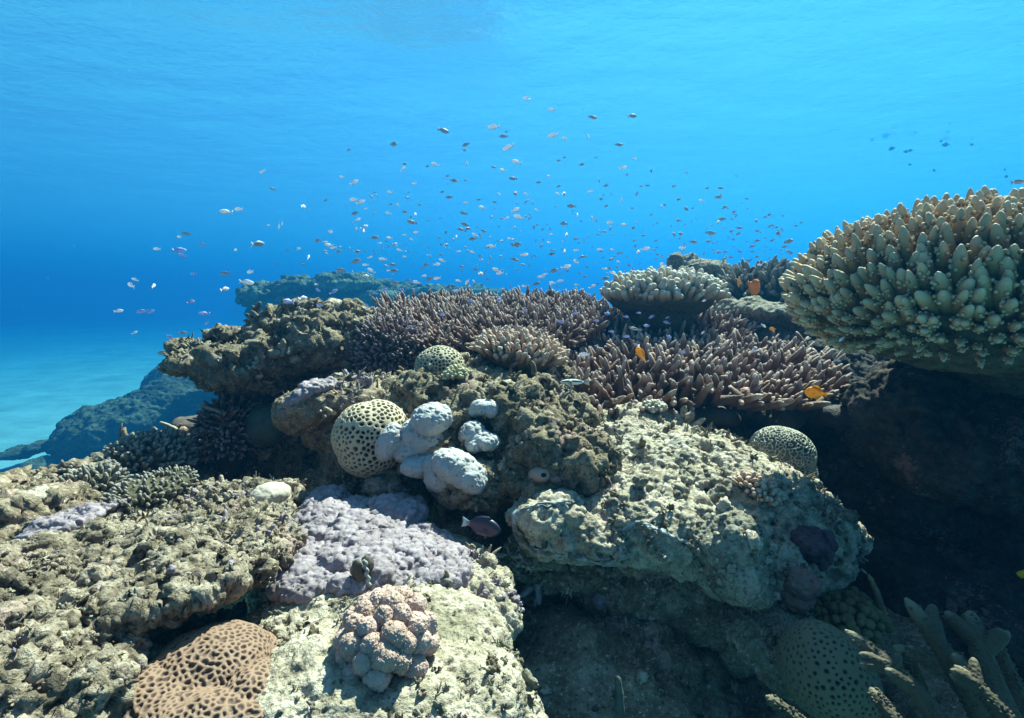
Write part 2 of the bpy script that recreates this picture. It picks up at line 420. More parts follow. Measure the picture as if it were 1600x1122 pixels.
M = {}
M['rock'] = rock_material('algae_rock', (0.062, 0.051, 0.029), (0.161, 0.135, 0.081), (0.310, 0.271, 0.179), (0.136, 0.114, 0.052), 0.5)
M['rock_pale'] = rock_material('pale_rock', (0.120, 0.104, 0.068), (0.309, 0.274, 0.191), (0.515, 0.474, 0.359), (0.172, 0.183, 0.104), 0.8, f=0.76)
M['rock_green'] = rock_material('greenish_rock', (0.066, 0.064, 0.043), (0.191, 0.186, 0.129), (0.363, 0.352, 0.270), (0.092, 0.109, 0.061), 0.5, patch_amt=0.54)
M['rock_brown'] = rock_material('brown_rock', (0.049, 0.037, 0.023), (0.133, 0.105, 0.065), (0.252, 0.210, 0.143), (0.175, 0.115, 0.104), 0.3, f=1.1)
M['rock_crumb'] = rock_material('crumbly_rock', (0.075, 0.062, 0.042), (0.215, 0.18, 0.12), (0.48, 0.42, 0.31), (0.17, 0.13, 0.10), 0.55, f=0.62)
M['rock_shaded'] = rock_material('shaded_rock', (0.018, 0.016, 0.013), (0.045, 0.04, 0.033), (0.09, 0.08, 0.065), (0.06, 0.045, 0.05), 0.3, speck=False)  # near-black tones paint the deep shade of the recess under the knobbed coral
M['rock_far'] = rock_material('far_rock', (0.03, 0.04, 0.02), (0.10, 0.13, 0.07), (0.36, 0.42, 0.24), None, 0.3, su=0.12, speck=False, f=0.45)
M['rock_far_dark'] = rock_material('far_dark_rock', (0.02, 0.025, 0.015), (0.05, 0.06, 0.035), (0.13, 0.15, 0.08), None, 0.2, su=0.12, speck=False)

def coral_material(name, base, tip, t0=0.55, t1=1.0, var=0.3, su=1.0, bumpd=0.002, rough=0.75, low=None):
    m, N, L, b = newmat(name, rough, 0.25); g = geo_pos(N); n = tex_noise(N, L, 40 * su, 5, 0.6, g); t = attr(N, 'tip')
    w = ramp(N, L, t, [(t0, (0, 0, 0)), (t1, (1, 1, 1))])
    c = mixc(N, L, w, base, tip)
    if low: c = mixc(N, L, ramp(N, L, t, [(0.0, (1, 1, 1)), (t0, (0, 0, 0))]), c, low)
    c = mixc(N, L, nmath(N, L, 'MULTIPLY', n, var), c, mixc(N, L, 1.0, c, (0.35, 0.33, 0.30), 'MULTIPLY'))
    c = mixc(N, L, ramp(N, L, tex_noise(N, L, 7 * su, 4, 0.6, g), [(0.35, (.55, .55, .55)), (0.6, (0, 0, 0))]), c, mixc(N, L, 1.0, c, (0.55, 0.5, 0.42), 'MULTIPLY'))
    albedo(N, L, b, c, 0.66)
    v = N.new('ShaderNodeTexVoronoi'); v.inputs['Scale'].default_value = 260 * su; L.new(g, v.inputs['Vector'])
    bump(N, L, b, v.outputs['Distance'], 0.6, bumpd); return m

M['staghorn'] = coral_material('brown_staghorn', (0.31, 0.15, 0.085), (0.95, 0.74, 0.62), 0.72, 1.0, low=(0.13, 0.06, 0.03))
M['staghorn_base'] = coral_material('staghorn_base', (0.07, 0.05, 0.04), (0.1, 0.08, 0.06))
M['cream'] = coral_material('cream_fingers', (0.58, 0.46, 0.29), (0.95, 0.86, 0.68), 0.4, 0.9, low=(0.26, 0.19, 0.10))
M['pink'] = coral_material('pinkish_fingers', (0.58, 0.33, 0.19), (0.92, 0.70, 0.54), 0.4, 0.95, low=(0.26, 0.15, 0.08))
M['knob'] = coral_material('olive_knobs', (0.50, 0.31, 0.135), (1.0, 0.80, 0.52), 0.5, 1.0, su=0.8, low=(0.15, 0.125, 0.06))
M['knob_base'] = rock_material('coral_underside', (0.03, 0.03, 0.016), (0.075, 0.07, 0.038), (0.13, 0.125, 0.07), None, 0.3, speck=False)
M['knob_shaded'] = coral_material('shaded_knobs', (0.13, 0.105, 0.045), (0.26, 0.22, 0.10), 0.4, 1.0)  # shade painted into the colour, as the great coral's shadow misses these knobs
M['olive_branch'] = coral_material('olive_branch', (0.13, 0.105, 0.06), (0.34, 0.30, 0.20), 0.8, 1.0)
M['yellow'] = coral_material('yellow_tuft', (0.55, 0.50, 0.26), (0.78, 0.74, 0.48), 0.4, 0.9)
M['mauve'] = coral_material('mauve_fingers', (0.27, 0.15, 0.11), (0.58, 0.44, 0.44), 0.6, 1.0)
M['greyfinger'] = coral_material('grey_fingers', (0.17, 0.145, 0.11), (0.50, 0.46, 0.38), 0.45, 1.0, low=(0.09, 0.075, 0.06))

def brain_material(name, wall, pit, su=1.0):
    m, N, L, b = newmat(name, 0.7, 0.25); g = geo_pos(N); n = tex_noise(N, L, 30 * su, 5, 0.6, g); t = attr(N, 'pit')
    c = mixc(N, L, t, wall, pit); c = mixc(N, L, nmath(N, L, 'MULTIPLY', n, 0.35), c, mixc(N, L, 1.0, c, (0.5, 0.48, 0.42), 'MULTIPLY'))
    albedo(N, L, b, c, 0.66); bump(N, L, b, tex_noise(N, L, 240 * su, 3, 0.6, g), 0.35, 0.002); return m
M['brain_cream'] = brain_material('cream_honeycomb', (0.74, 0.60, 0.40), (0.05, 0.04, 0.02))
M['brain_green'] = brain_material('pale_green_honeycomb', (0.60, 0.52, 0.35), (0.05, 0.045, 0.025))
M['brain_grey'] = brain_material('pale_grey_maze', (0.58, 0.55, 0.44), (0.17, 0.16, 0.11))
M['brain_orange'] = brain_material('orange_brown_maze', (0.37, 0.225, 0.15), (0.14, 0.085, 0.065))
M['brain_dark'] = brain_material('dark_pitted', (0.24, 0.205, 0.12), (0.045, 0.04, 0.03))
M['white_lump'] = brain_material('grey_white_nodules', (0.60, 0.58, 0.56), (0.20, 0.18, 0.165))

def skin_material(name, col, dark, su=1.0, amt=0.5, rough=0.7, bd=0.002):
    m, N, L, b = newmat(name, rough, 0.3); g = geo_pos(N); n = tex_noise(N, L, 70 * su, 6, 0.65, g); n2 = tex_noise(N, L, 12 * su, 4, 0.6, g)
    c = ramp(N, L, nmath(N, L, 'ADD', nmath(N, L, 'MULTIPLY', n, 0.6), nmath(N, L, 'MULTIPLY', n2, 0.4)), [(0.52 - 0.2 * amt, dark), (0.58, col)])
    albedo(N, L, b, c, 0.66); bump(N, L, b, tex_noise(N, L, 300 * su, 3, 0.6, g), 0.5, bd); return m
M['purple'] = skin_material('lilac_nodules', (0.44, 0.35, 0.38), (0.25, 0.19, 0.20))
M['soft'] = coral_material('pinkish_soft', (0.60, 0.385, 0.31), (0.72, 0.50, 0.42), 0.2, 1.0, var=0.2)
M['soft_white'] = coral_material('bleached_soft', (0.72, 0.66, 0.62), (0.85, 0.82, 0.8), 0.1, 0.9, var=0.2)
M['white_dome'] = skin_material('smooth_pale_dome', (0.62, 0.54, 0.45), (0.5, 0.42, 0.33))
M['brown_smooth'] = skin_material('brown_smooth', (0.20, 0.14, 0.10), (0.12, 0.085, 0.06))
M['green_smooth'] = skin_material('dull_green_smooth', (0.13, 0.15, 0.11), (0.08, 0.09, 0.07))
M['squirt'] = skin_material('pink_squirt', (0.55, 0.38, 0.29), (0.33, 0.22, 0.17))
M['red'] = skin_material('dull_red_crust', (0.30, 0.12, 0.10), (0.26, 0.24, 0.17), amt=0.9)
M['magenta'] = skin_material('dark_magenta_crust', (0.16, 0.075, 0.10), (0.08, 0.04, 0.05))
M['rim'] = skin_material('white_rim', (0.52, 0.54, 0.52), (0.15, 0.145, 0.12), amt=0.35)
M['shell'] = skin_material('dark_shell', (0.16, 0.14, 0.09), (0.07, 0.06, 0.045))
M['black'] = skin_material('dark_hole', (0.012, 0.01, 0.01), (0.01, 0.01, 0.01))
M['twig'] = skin_material('orange_twig', (0.36, 0.22, 0.10), (0.2, 0.12, 0.06))
M['twig_pale'] = skin_material('pale_twig', (0.6, 0.55, 0.4), (0.4, 0.36, 0.26))

# ------------------------------------------------------------------ the reef: large bodies
def wblob(x, y, z, rx, ry, rz):
    """metres, z measured from the diver's eye level"""
    return (x, y, z, rx, ry, rz)

def terrain(name, label, wbs, mat, voxel, u, layers, seed, cat, kind):
    Vs, Fs, off = [], [], 0; V0, F0 = ico(4)
    for x, y, z, rx, ry, rz in wbs:
        Vs.append(V0 * np.array([rx, ry, rz]) + np.array([x, y, CAM_H + z])); Fs.append(F0 + off); off += len(V0)
    V, F = remesh(np.concatenate(Vs), np.concatenate(Fs), voxel); V = laplace(V, F, 3); V = displace(V, F, u, layers, seed)
    k = V[:, 2] > -0.6; 
    o = link(name, mesh_np(name, V, F), mat); tag(o, label, cat, None, kind); SHAPE[o.name] = (V, F); return o

terrain('reef_terrain', 'dark body of the reef under the corals', [
    wblob(0.55, 2.3, -1.95, 1.5, 1.3, 1.42), wblob(1.0, 2.2, -0.75, 0.95, 0.8, 0.45), wblob(-0.3, 1.9, -1.9, 1.0, 0.9, 1.28),
    wblob(-1.35, 2.3, -2.35, 1.15, 0.95, 1.62), wblob(-1.3, 1.5, -2.31, 0.8, 0.75, 1.65), wblob(-0.75, 0.95, -1.95, 0.95, 0.75, 1.40),
    wblob(0.15, 0.95, -1.75, 0.6, 0.5, 1.12), wblob(0.75, 1.1, -1.9, 0.7, 0.6, 1.22), wblob(0.2, 1.6, -1.3, 0.6, 0.55, 0.75),
    wblob(0.9, 0.7, -1.9, 0.7, 0.5, 1.30), wblob(1.7, 2.0, -1.6, 0.8, 1.0, 1.5), wblob(-0.35, 1.95, -0.85, .45, .38, .42), wblob(0.0, 1.85, -.5, .34, .25, .22), wblob(0.4, 1.9, -3.3, 2.3, 1.7, 1.5), wblob(-1.0, 1.7, -3.3, 1.3, 1.3, 1.5)],
    M['rock_brown'], 0.014, 0.0024, [('fbm', 160, 24), ('lump', 60, 12), ('ridge', 34, 8), ('lump', 17, 4), ('fbm', 9, 2.5)], 3, 'reef', 'structure')

CORE = [('fbm', 120, 20), ('crack', 75, 7), ('lump', 52, 12), ('pit', 60, 16, 0.66), ('ridge', 36, 9), ('lump', 18, 5.5), ('pit', 26, 9, 0.6), ('pit', 11, 4, 0.5), ('ridge', 10, 2.6), ('fbm', 6, 2.6)]
SLAB = [('fbm', 130, 14), ('crack', 110, 6), ('lump', 50, 5), ('ridge', 40, 5), ('pit', 50, 14, 0.7), ('pit', 22, 7, 0.58), ('pit', 10, 4, 0.45), ('lump', 13, 2.8), ('ridge', 9, 2), ('fbm', 6, 2.0)]
CRUMB = [('fbm', 110, 18), ('crack', 70, 8), ('lump', 46, 13), ('pit', 50, 16, 0.6), ('ridge', 28, 9), ('lump', 19, 7), ('pit', 18, 8, 0.5), ('lump', 9, 3.2), ('pit', 8, 3, .5), ('fbm', 5, 2.2)]

rock('reef_rock', 'craggy dark ledge rock jutting out over open water beside the sand', [
    (335, 556, 1.72, 52, 15, .16, -6), (385, 560, 1.72, 62, 24, .18), (440, 545, 1.78, 70, 26, .2), (500, 530, 1.86, 60, 30, .22), (545, 530, 1.95, 46, 40, .22), (395, 590, 1.80, 50, 26, .13), (350, 585, 1.76, 34, 18, .1, 25),
    (445, 620, 2.06, 52, 66, .16), (510, 610, 2.05, 66, 100, .2), (470, 700, 2.05, 66, 70, .2), (306, 545, 1.72, 30, 8, .06, 12), (300, 566, 1.72, 34, 10, .07, -8), (352, 524, 1.78, 24, 11, .07),
    (402, 508, 1.80, 9, 16, .03, -28), (422, 502, 1.80, 8, 18, .03, 18), (412, 518, 1.8, 24, 10, .06), (460, 512, 1.84, 11, 20, .04), (475, 505, 1.85, 10, 14, .04), (500, 508, 1.90, 36, 20, .12), (548, 512, 1.95, 34, 26, .18)],
    M['rock'], layers=[('fbm', 80, 14), ('lump', 36, 8), ('ridge', 30, 11), ('shelf', 34, 3), ('lump', 13, 4.5), ('pit', 20, 8, 0.55), ('ridge', 10, 3), ('fbm', 6, 2.4)], seed=5, u=U(1.8), smooth=2)
rock('reef_rock', 'knobbly yellowish rock knob on top of the craggy ledge rock', [(522, 482, 1.92, 13, 14, .05), (515, 495, 1.92, 24, 12, .06), (535, 497, 1.92, 18, 12, .05)], M['rock_pale'],
     layers=[('lump', 12, 5), ('pit', 9, 3, 0.5), ('fbm', 5, 1.5)], vox=1.6, seed=8)
rock('reef_rock', 'blunt brown ledge with lilac nodules above the large honeycomb coral', [
    (500, 632, 1.32, 62, 30, .10, -14), (560, 618, 1.36, 60, 28, .12), (470, 645, 1.3, 34, 24, .07, -20), (610, 622, 1.4, 40, 24, .12), (540, 665, 1.38, 55, 40, .11), (560, 720, 1.36, 50, 60, .1)],
    M['rock_brown'], layers=[('fbm', 80, 6), ('lump', 26, 4.5), ('lump', 12, 3), ('pit', 14, 3, 0.6), ('fbm', 6, 1.8)], seed=12)
rock('reef_rock', 'rugged olive boulder in the middle of the reef carrying white lumpy coral', [
    (740, 650, 1.38, 130, 62, .24), (800, 670, 1.3, 120, 62, .2), (860, 690, 1.2, 85, 52, .15), (690, 690, 1.3, 110, 70, .18), (620, 740, 1.26, 75, 60, .16), (790, 735, 1.18, 120, 45, .14),
    (900, 720, 1.14, 50, 38, .10), (840, 640, 1.36, 60, 34, .14), (905, 660, 1.25, 34, 22, .08), (760, 610, 1.45, 70, 28, .14), (640, 620, 1.42, 38, 22, .1), (700, 600, 1.48, 40, 22, .1), (560, 740, 1.28, 45, 50, .1), (760, 600, 1.6, 80, 26, .14), (735, 580, 1.64, 50, 26, .1), (850, 605, 1.6, 60, 30, .14), (800, 625, 1.5, 90, 36, .14)],
    M['rock'], layers=CORE, seed=21)
rock('reef_rock', 'broad pale grey slab of rock sloping beside the maze brain coral', [
    (1000, 700, 1.36, 110, 52, .26), (1090, 740, 1.28, 150, 66, .26, 14), (1180, 790, 1.22, 120, 70, .2, 22), (1000, 790, 1.12, 130, 66, .2), (920, 822, 1.04, 105, 42, .12), (1060, 828, 1.08, 100, 44, .14),
    (1250, 810, 1.2, 60, 40, .14, 30), (1300, 830, 1.2, 40, 26, .1, 30), (1150, 860, 1.08, 100, 60, .13), (1250, 860, 1.16, 70, 50, .12), (960, 670, 1.42, 50, 26, .14), (860, 800, 1.02, 60, 26, .08)],
    M['rock_pale'], layers=SLAB, seed=33)
rock('reef_rock', 'brown overhang below the white edged crust with a dark cave under it', [
    (1010, 905, 1.12, 130, 70, .10), (900, 875, 1.10, 110, 46, .08), (1080, 920, 1.12, 90, 80, .10), (840, 850, 1.06, 50, 36, .06), (1010, 850, 1.06, 70, 40, .08), (1150, 970, 1.12, 80, 70, .1), (900, 945, 1.18, 120, 50, .10), (1000, 1020, 1.2, 180, 90, .1)],
    M['rock_brown'], layers=[('fbm', 100, 10), ('lump', 40, 5), ('ridge', 24, 4), ('lump', 12, 2.6), ('fbm', 6, 1.8)], seed=41)
rock('reef_rock', 'crumbly rubble covered rock shelf filling the near corner beside the orange maze coral', [
    (330, 825, 0.98, 125, 36, .22), (200, 865, 0.86, 140, 40, .22), (80, 915, 0.72, 140, 45, .18), (400, 845, 1.0, 70, 40, .18), (275, 878, 0.72, 125, 24, .13), (370, 868, 0.80, 80, 24, .13), (175, 915, .66, 90, 24, .11), (30, 1000, 0.6, 150, 70, .14),
    (-60, 980, 0.6, 140, 90, .15), (40, 1100, 0.52, 130, 70, .10), (350, 792, 1.08, 60, 24, .12), (-80, 1100, .5, 150, 80, .1)],
    M['rock_crumb'], layers=CRUMB, seed=52)
rock('reef_rock', 'sunlit yellowish rock floor in front carrying the soft coral', [
    (620, 905, 0.95, 170, 40, .16), (520, 940, 0.82, 110, 50, .15), (620, 1010, 0.74, 170, 70, .16), (520, 1080, 0.62, 150, 70, .12), (660, 1110, 0.62, 160, 80, .10), (760, 1090, 0.66, 60, 60, .08, 30), (470, 900, 0.9, 60, 36, .12), (800, 1150, 0.64, 50, 60, .06)],
    M['rock_pale'], layers=[('fbm', 120, 9), ('lump', 36, 5), ('pit', 26, 7, 0.66), ('lump', 14, 3), ('pit', 10, 3.2, 0.55), ('fbm', 5, 1.6)], seed=63)
rock('reef_rock', 'rounded knob of pitted rock projecting over the dark gap right of the soft coral', [
    (745, 950, 0.84, 62, 50, .085), (720, 915, 0.9, 50, 30, .08), (780, 915, 0.88, 20, 18, .04), (790, 965, 0.82, 24, 30, .04), (690, 945, 0.84, 40, 34, .07)],
    M['rock_pale'], layers=[('fbm', 60, 7), ('lump', 28, 5), ('pit', 18, 6, 0.55), ('lump', 9, 2.4), ('fbm', 5, 1.6)], vox=2.0, seed=71)
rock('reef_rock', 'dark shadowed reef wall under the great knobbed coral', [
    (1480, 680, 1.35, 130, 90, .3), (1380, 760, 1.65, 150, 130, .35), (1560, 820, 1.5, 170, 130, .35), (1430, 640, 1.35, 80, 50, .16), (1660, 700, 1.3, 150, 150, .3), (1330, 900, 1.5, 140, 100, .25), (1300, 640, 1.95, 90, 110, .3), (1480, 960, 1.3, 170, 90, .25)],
    M['rock_shaded'], layers=[('fbm', 110, 16), ('lump', 50, 10), ('ridge', 30, 7), ('lump', 15, 4), ('fbm', 7, 2)], vox=2.8, seed=82)
rock('reef_rock', 'pale topped flat rock behind the staghorn under the knobbed coral', [
    (1230, 492, 2.2, 78, 18, .22, 5), (1180, 486, 2.25, 34, 18, .1), (1290, 505, 2.1, 44, 12, .14), (1250, 525, 2.25, 80, 30, .2), (1350, 542, 2.1, 52, 26, .2), (1130, 492, 2.35, 55, 26, .12)],
    M['rock_green'], layers=[('fbm', 60, 6), ('lump', 26, 4), ('ridge', 18, 3), ('fbm', 6, 1.6)], vox=2.0, seed=91)
rock('reef_rock', 'lumpy green grey outcrop behind the cream finger coral', [
    (1085, 425, 2.75, 40, 15, .16), (1055, 410, 2.72, 9, 9, .05), (1065, 432, 2.7, 20, 14, .08), (1110, 440, 2.75, 34, 22, .14), (1078, 408, 2.75, 12, 7, .05)],
    M['rock_green'], layers=[('lump', 24, 6), ('lump', 10, 2.5), ('fbm', 5, 1.4)], vox=1.8, seed=93)
rock('reef_rock', 'bumpy grey green column of rock beside the white edged crust', [
    (1145, 840, 0.94, 46, 40, .07, 20), (1150, 890, .93, 46, 48, .07), (1178, 905, .93, 20, 40, .05), (1120, 850, .94, 40, 34, .06)],
    M['rock_green'], layers=[('fbm', 50, 4), ('lump', 15, 4.5), ('pit', 10, 3.5, 0.5), ('fbm', 5, 1.4)], vox=1.9, seed=95)
rock('reef_rock', 'grey brown boulder at the foot of the bumpy column', [
    (1190, 985, 0.96, 62, 44, .09), (1230, 975, 1.0, 36, 34, .08), (1215, 1030, .95, 40, 40, .07)],
    M['rock_green'], layers=[('fbm', 60, 6), ('lump', 24, 4), ('lump', 10, 2.2), ('fbm', 5, 1.6)], vox=2.1, seed=97)
rock('reef_rock', 'brown weathered rock under the small corals where the reef meets the sand', [
    (60, 800, 1.15, 90, 40, .2), (120, 790, 1.35, 90, 34, .2), (200, 770, 1.55, 90, 34, .25), (290, 730, 1.9, 110, 50, .3), (30, 830, 1.0, 80, 46, .15), (-60, 830, 1.0, 90, 60, .2), (165, 824, 1.2, 66, 26, .14)],
    M['rock_brown'], layers=CRUMB, vox=2.6, seed=99)
tag(rock('reef_mound', '', [(232, 655, 12.9, 96, 38, 2.15, -14), (295, 632, 13.4, 70, 42, 1.72), (150, 682, 12.3, 36, 10, 0.86), (330, 680, 12.9, 100, 50, 1.72), (290, 600, 16.1, 40, 40, 1.29)], M['rock_far_dark'],
     layers=[('fbm', 60, 8), ('lump', 22, 5), ('ridge', 16, 4), ('lump', 9, 2.5), ('fbm', 5, 1.2)], vox=1.6, seed=101), 'long dark reef mound rising from the pale sand', 'reef mound')
for bl, lab, sd_ in (([(44, 703, 11.4, 26, 7, 0.65, -6), (62, 699, 11.3, 12, 7, 0.32)], 'low dark rock lying on the sand left of the reef mound', 1), ([(62, 727, 10.7, 18, 10, 0.43), (48, 734, 10.7, 10, 5, 0.21)], 'small round dark rock on the sand, nearest to the reef', 2)):
    tag(rock('sand_rock', '', bl, M['rock_far_dark'], layers=[('fbm', 30, 4), ('lump', 10, 2)], vox=1.3, seed=110 + sd_), lab, 'rock', 'dark rocks scattered on the sand')
tag(rock('distant_reef', '', [(480, 449, 13.4, 44, 12, 1.2), (545, 444, 13.2, 46, 12, 1.1), (430, 460, 13.2, 42, 10, 1.1), (398, 470, 12.9, 22, 6, .5), (590, 462, 13.4, 34, 10, .9), (500, 492, 13.5, 92, 44, 1.6), (458, 438, 13.5, 18, 5, .5), (520, 436, 13.3, 26, 6, .6)], M['rock_far'],
     layers=[('fbm', 70, 9), ('lump', 26, 6), ('shelf', 20, 3), ('ridge', 18, 5), ('lump', 9, 3), ('fbm', 5, 1.2)], vox=1.5, seed=121), 'hazy blue green reef head standing behind the craggy ledge rock', 'reef')
tag(rock('distant_reef', '', [(640, 464, 15.6, 80, 12, 1.72), (590, 456, 15.0, 30, 8, 0.86), (700, 460, 16.1, 50, 8, 1.07), (740, 460, 16.7, 60, 6, 1.29), (680, 500, 16.1, 120, 30, 1.61)], M['rock_far'],
     layers=[('fbm', 60, 6), ('lump', 24, 5), ('shelf', 14, 3), ('ridge', 14, 3), ('lump', 8, 2.4), ('fbm', 5, 1)], vox=1.5, seed=131), 'low hazy reef with flat ledges stretching behind the staghorn thicket', 'reef')

# ------------------------------------------------------------------ branching corals
def dome_points(px, py, d, rx, rz, ry, n, up=0.0, lo=-0.15, tilt=0):
    """points and outward directions spread over an ellipsoid cap"""
    u = U(d); k = np.arange(n * 3); ph = k * 2.399963; z = 1 - 2 * (k + .5) / len(k); r = np.sqrt(1 - z * z)
    S = np.stack([r * np.cos(ph), r * np.sin(ph), z], 1) + RNG.normal(0, 0.035, (len(k), 3)); S = unit(S); S = S[S[:, 2] > lo]
    rad = np.array([rx * u, ry, rz * u]); V = S * rad; Nn = unit(S / rad); Nn[:, 2] += up; T = rotm('Y', R(tilt)).T
    return V @ T + P(px, py, d), unit(Nn) @ T

def finger_coral(name, label, cat, px, py, d, rx, rz, ry, n, length, width, mat, base_mat, up=0.4, lo=-0.15, tilt=0, jit=0.15, twig=0, seed=0, nside=8, nseg=7, taper=0.7, base=True, group=None, rough=0.1, base_rz=None, snap=None):
    if snap is not None: d = surf(px, py + rz * .5, 8, d) + snap
    u = U(d); t = thing(name, label, cat, P(px, py + rz, d), group); g = np.random.default_rng(seed + 900)
    B, D = dome_points(px, py, d, rx, rz, ry, n, up, lo, tilt); m = len(B)
    D = unit(D + g.normal(0, jit, D.shape)); Lg = length * u * g.uniform(0.7, 1.25, m); r = 0.5 * width * u * g.uniform(0.8, 1.2, m)
    parts = [fingers(B - D * (0.35 * Lg)[:, None], D, Lg * 1.35, r, r * taper, nseg, nside, bend=g.normal(0, 0.12, (m, 3)) * Lg[:, None], rough=rough, seed=seed)]
    for k in range(twig):
        a = unit(D + g.normal(0, 0.75, D.shape)); q = g.uniform(0.15, 0.55, m)
        parts.append(fingers(B + D * (q * Lg)[:, None], a, Lg * g.uniform(0.35, 0.6, m), r * 0.75, r * 0.5, nseg, nside, rough=rough, seed=seed + k + 1))
    V, F, T = merge(parts); link('branches', mesh_np('branches', V, F, attrs={'tip': T}), mat, t)
    if base:
        br = base_rz or rz * 0.95
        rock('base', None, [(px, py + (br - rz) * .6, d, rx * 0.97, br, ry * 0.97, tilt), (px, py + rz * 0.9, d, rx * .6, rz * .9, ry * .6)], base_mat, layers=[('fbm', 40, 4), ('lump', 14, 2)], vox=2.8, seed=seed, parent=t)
    return t

def thicket(name, label, px0, px1, rows, n, length, width, seed, lean, group):
    """staghorn table: rows = [(py, d), ...] front to back; fingers crowd over the sloping sheet between"""
    g = np.random.default_rng(seed); ys = np.array([r[0] for r in rows], float); ds = np.array([r[1] for r in rows]); 
    t = thing(name, label, 'staghorn coral', P((px0[0] + px1[0]) / 2, ys[0], ds[0]), group)
    f = np.sqrt(g.uniform(0, 1, n * 6)); f = 1 - f * 0.999 if False else g.uniform(0, 1, n * 6)
    q = np.linspace(0, 1, len(rows)); yy = np.interp(f, q, ys); dd = np.interp(f, q, ds); l = np.interp(f, q, np.array(px0, float)); r_ = np.interp(f, q, np.array(px1, float))
    s = g.uniform(0, 1, n * 6); X = l + (r_ - l) * s
    C = CAMP + dd[:, None] * FWD + (dd * (X - 800) / FPX)[:, None] * np.array([1.0, 0, 0]) + (dd * (561 - yy) / FPX)[:, None] * UP
    C[:, 2] += 0.03 * fbm(C, 4.0, 2, s=seed)
    um = U(float(ds.mean())); keep = spread(C, 0.9 * width * um * 1.25)[:n]; C = C[keep]; s = s[keep]; f = f[keep]; m = len(C)
    D = np.stack([(s - lean[0]) * lean[1], -(0.55 - f) * lean[2], np.full(m, 1.0)], 1); edge = np.maximum(0, 1 - f / 0.18)
    D[:, 2] -= edge * lean[3]; D[:, 1] -= edge * 0.5; D[:, 0] += g.normal(0, 0.1, m); D = unit(D + g.normal(0, 0.32, (m, 3)))
    Lg = length * um * g.uniform(0.65, 1.25, m); r = 0.5 * width * um * g.uniform(0.8, 1.2, m)
    parts = [fingers(C - D * (0.4 * Lg)[:, None], D, Lg * 1.4, r * 1.1, r * 0.62, 7, 7, bend=g.normal(0, 0.12, (m, 3)) * Lg[:, None], rough=0.13, seed=seed)]
    for k in range(2):
        a = unit(D + g.normal(0, 0.6, D.shape)); q2 = g.uniform(0.0, 0.5, m)
        parts.append(fingers(C + D * (q2 * Lg)[:, None], a, Lg * g.uniform(0.35, 0.65, m), r * 0.8, r * 0.5, 6, 6, rough=0.13, seed=seed + k + 1))
    V, F, T = merge(parts); link('branches', mesh_np('branches', V, F, attrs={'tip': T}), M['staghorn'], t)
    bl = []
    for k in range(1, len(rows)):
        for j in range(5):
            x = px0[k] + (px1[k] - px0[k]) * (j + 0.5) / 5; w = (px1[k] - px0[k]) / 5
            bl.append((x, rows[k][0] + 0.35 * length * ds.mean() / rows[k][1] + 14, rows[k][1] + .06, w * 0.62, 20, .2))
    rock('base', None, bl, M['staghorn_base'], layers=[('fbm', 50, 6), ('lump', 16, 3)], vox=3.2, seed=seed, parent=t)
    return t

STG = 'brown staghorn tables along the back of the reef'
thicket('staghorn_coral', 'wide thicket of short brown staghorn branches stretching left of the cream finger coral', (590, 575, 600, 690), (900, 950, 950, 900), [(545, 1.75), (515, 2.0), (492, 2.3), (474, 2.6)], 1350, 25, 6.6, 201, (0.6, 0.55, 0.5, 0.5), STG)
thicket('staghorn_coral', 'stout brown staghorn with pale tips spreading toward the dark drop on the open side', (880, 870, 880, 930), (1240, 1310, 1300, 1240), [(640, 1.42), (608, 1.55), (575, 1.72), (548, 1.95)], 900, 37, 11.5, 202, (0.25, 0.9, 0.8, 0.8), STG)
thicket('staghorn_coral', 'shaded brown staghorn growing under and behind the cream finger coral', (930, 940, 960), (1160, 1170, 1180), [(548, 2.0), (520, 2.15), (490, 2.4)], 420, 30, 8, 203, (0.4, 1.0, 0.5, 0.4), STG)
finger_coral('staghorn_coral', 'mauve staghorn clump between the craggy ledge rock and the small honeycomb coral', 'staghorn coral', 610, 545, 1.85, 52, 40, .14, 300, 14, 5.5, M['mauve'], M['staghorn_base'], up=0.25, lo=-0.6, jit=0.3, twig=1, seed=5, nside=6, nseg=6, group=STG)
finger_coral('finger_coral', 'dark grey finger coral behind the flat rock and the orange fish', 'finger coral', 1205, 462, 2.55, 80, 30, .25, 170, 26, 8, M['greyfinger'], M['staghorn_base'], up=0.6, lo=-0.1, jit=0.3, twig=1, seed=6, nside=6, nseg=6)
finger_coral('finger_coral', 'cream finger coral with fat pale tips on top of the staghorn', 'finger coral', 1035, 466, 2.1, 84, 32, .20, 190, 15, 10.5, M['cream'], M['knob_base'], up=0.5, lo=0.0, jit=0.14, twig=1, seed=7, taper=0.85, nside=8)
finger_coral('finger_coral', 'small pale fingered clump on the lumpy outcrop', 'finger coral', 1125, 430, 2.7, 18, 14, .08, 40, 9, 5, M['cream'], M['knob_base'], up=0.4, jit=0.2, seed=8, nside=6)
finger_coral('finger_coral', 'peach coloured finger coral spreading beside the small honeycomb coral', 'finger coral', 812, 556, 1.5, 64, 28, .13, 180, 16, 8.5, M['pink'], M['knob_base'], up=0.55, lo=-0.05, tilt=8, jit=0.16, twig=1, seed=9, taper=0.75, nside=7)
finger_coral('finger_coral', 'tiny lemon yellow tuft at the foot of the small honeycomb coral', 'finger coral', 713, 588, 1.41, 17, 10, .03, 34, 7, 6.5, M['yellow'], M['yellow'], up=0.4, jit=0.2, seed=10, taper=0.9, nside=7, base=False, snap=0.0)
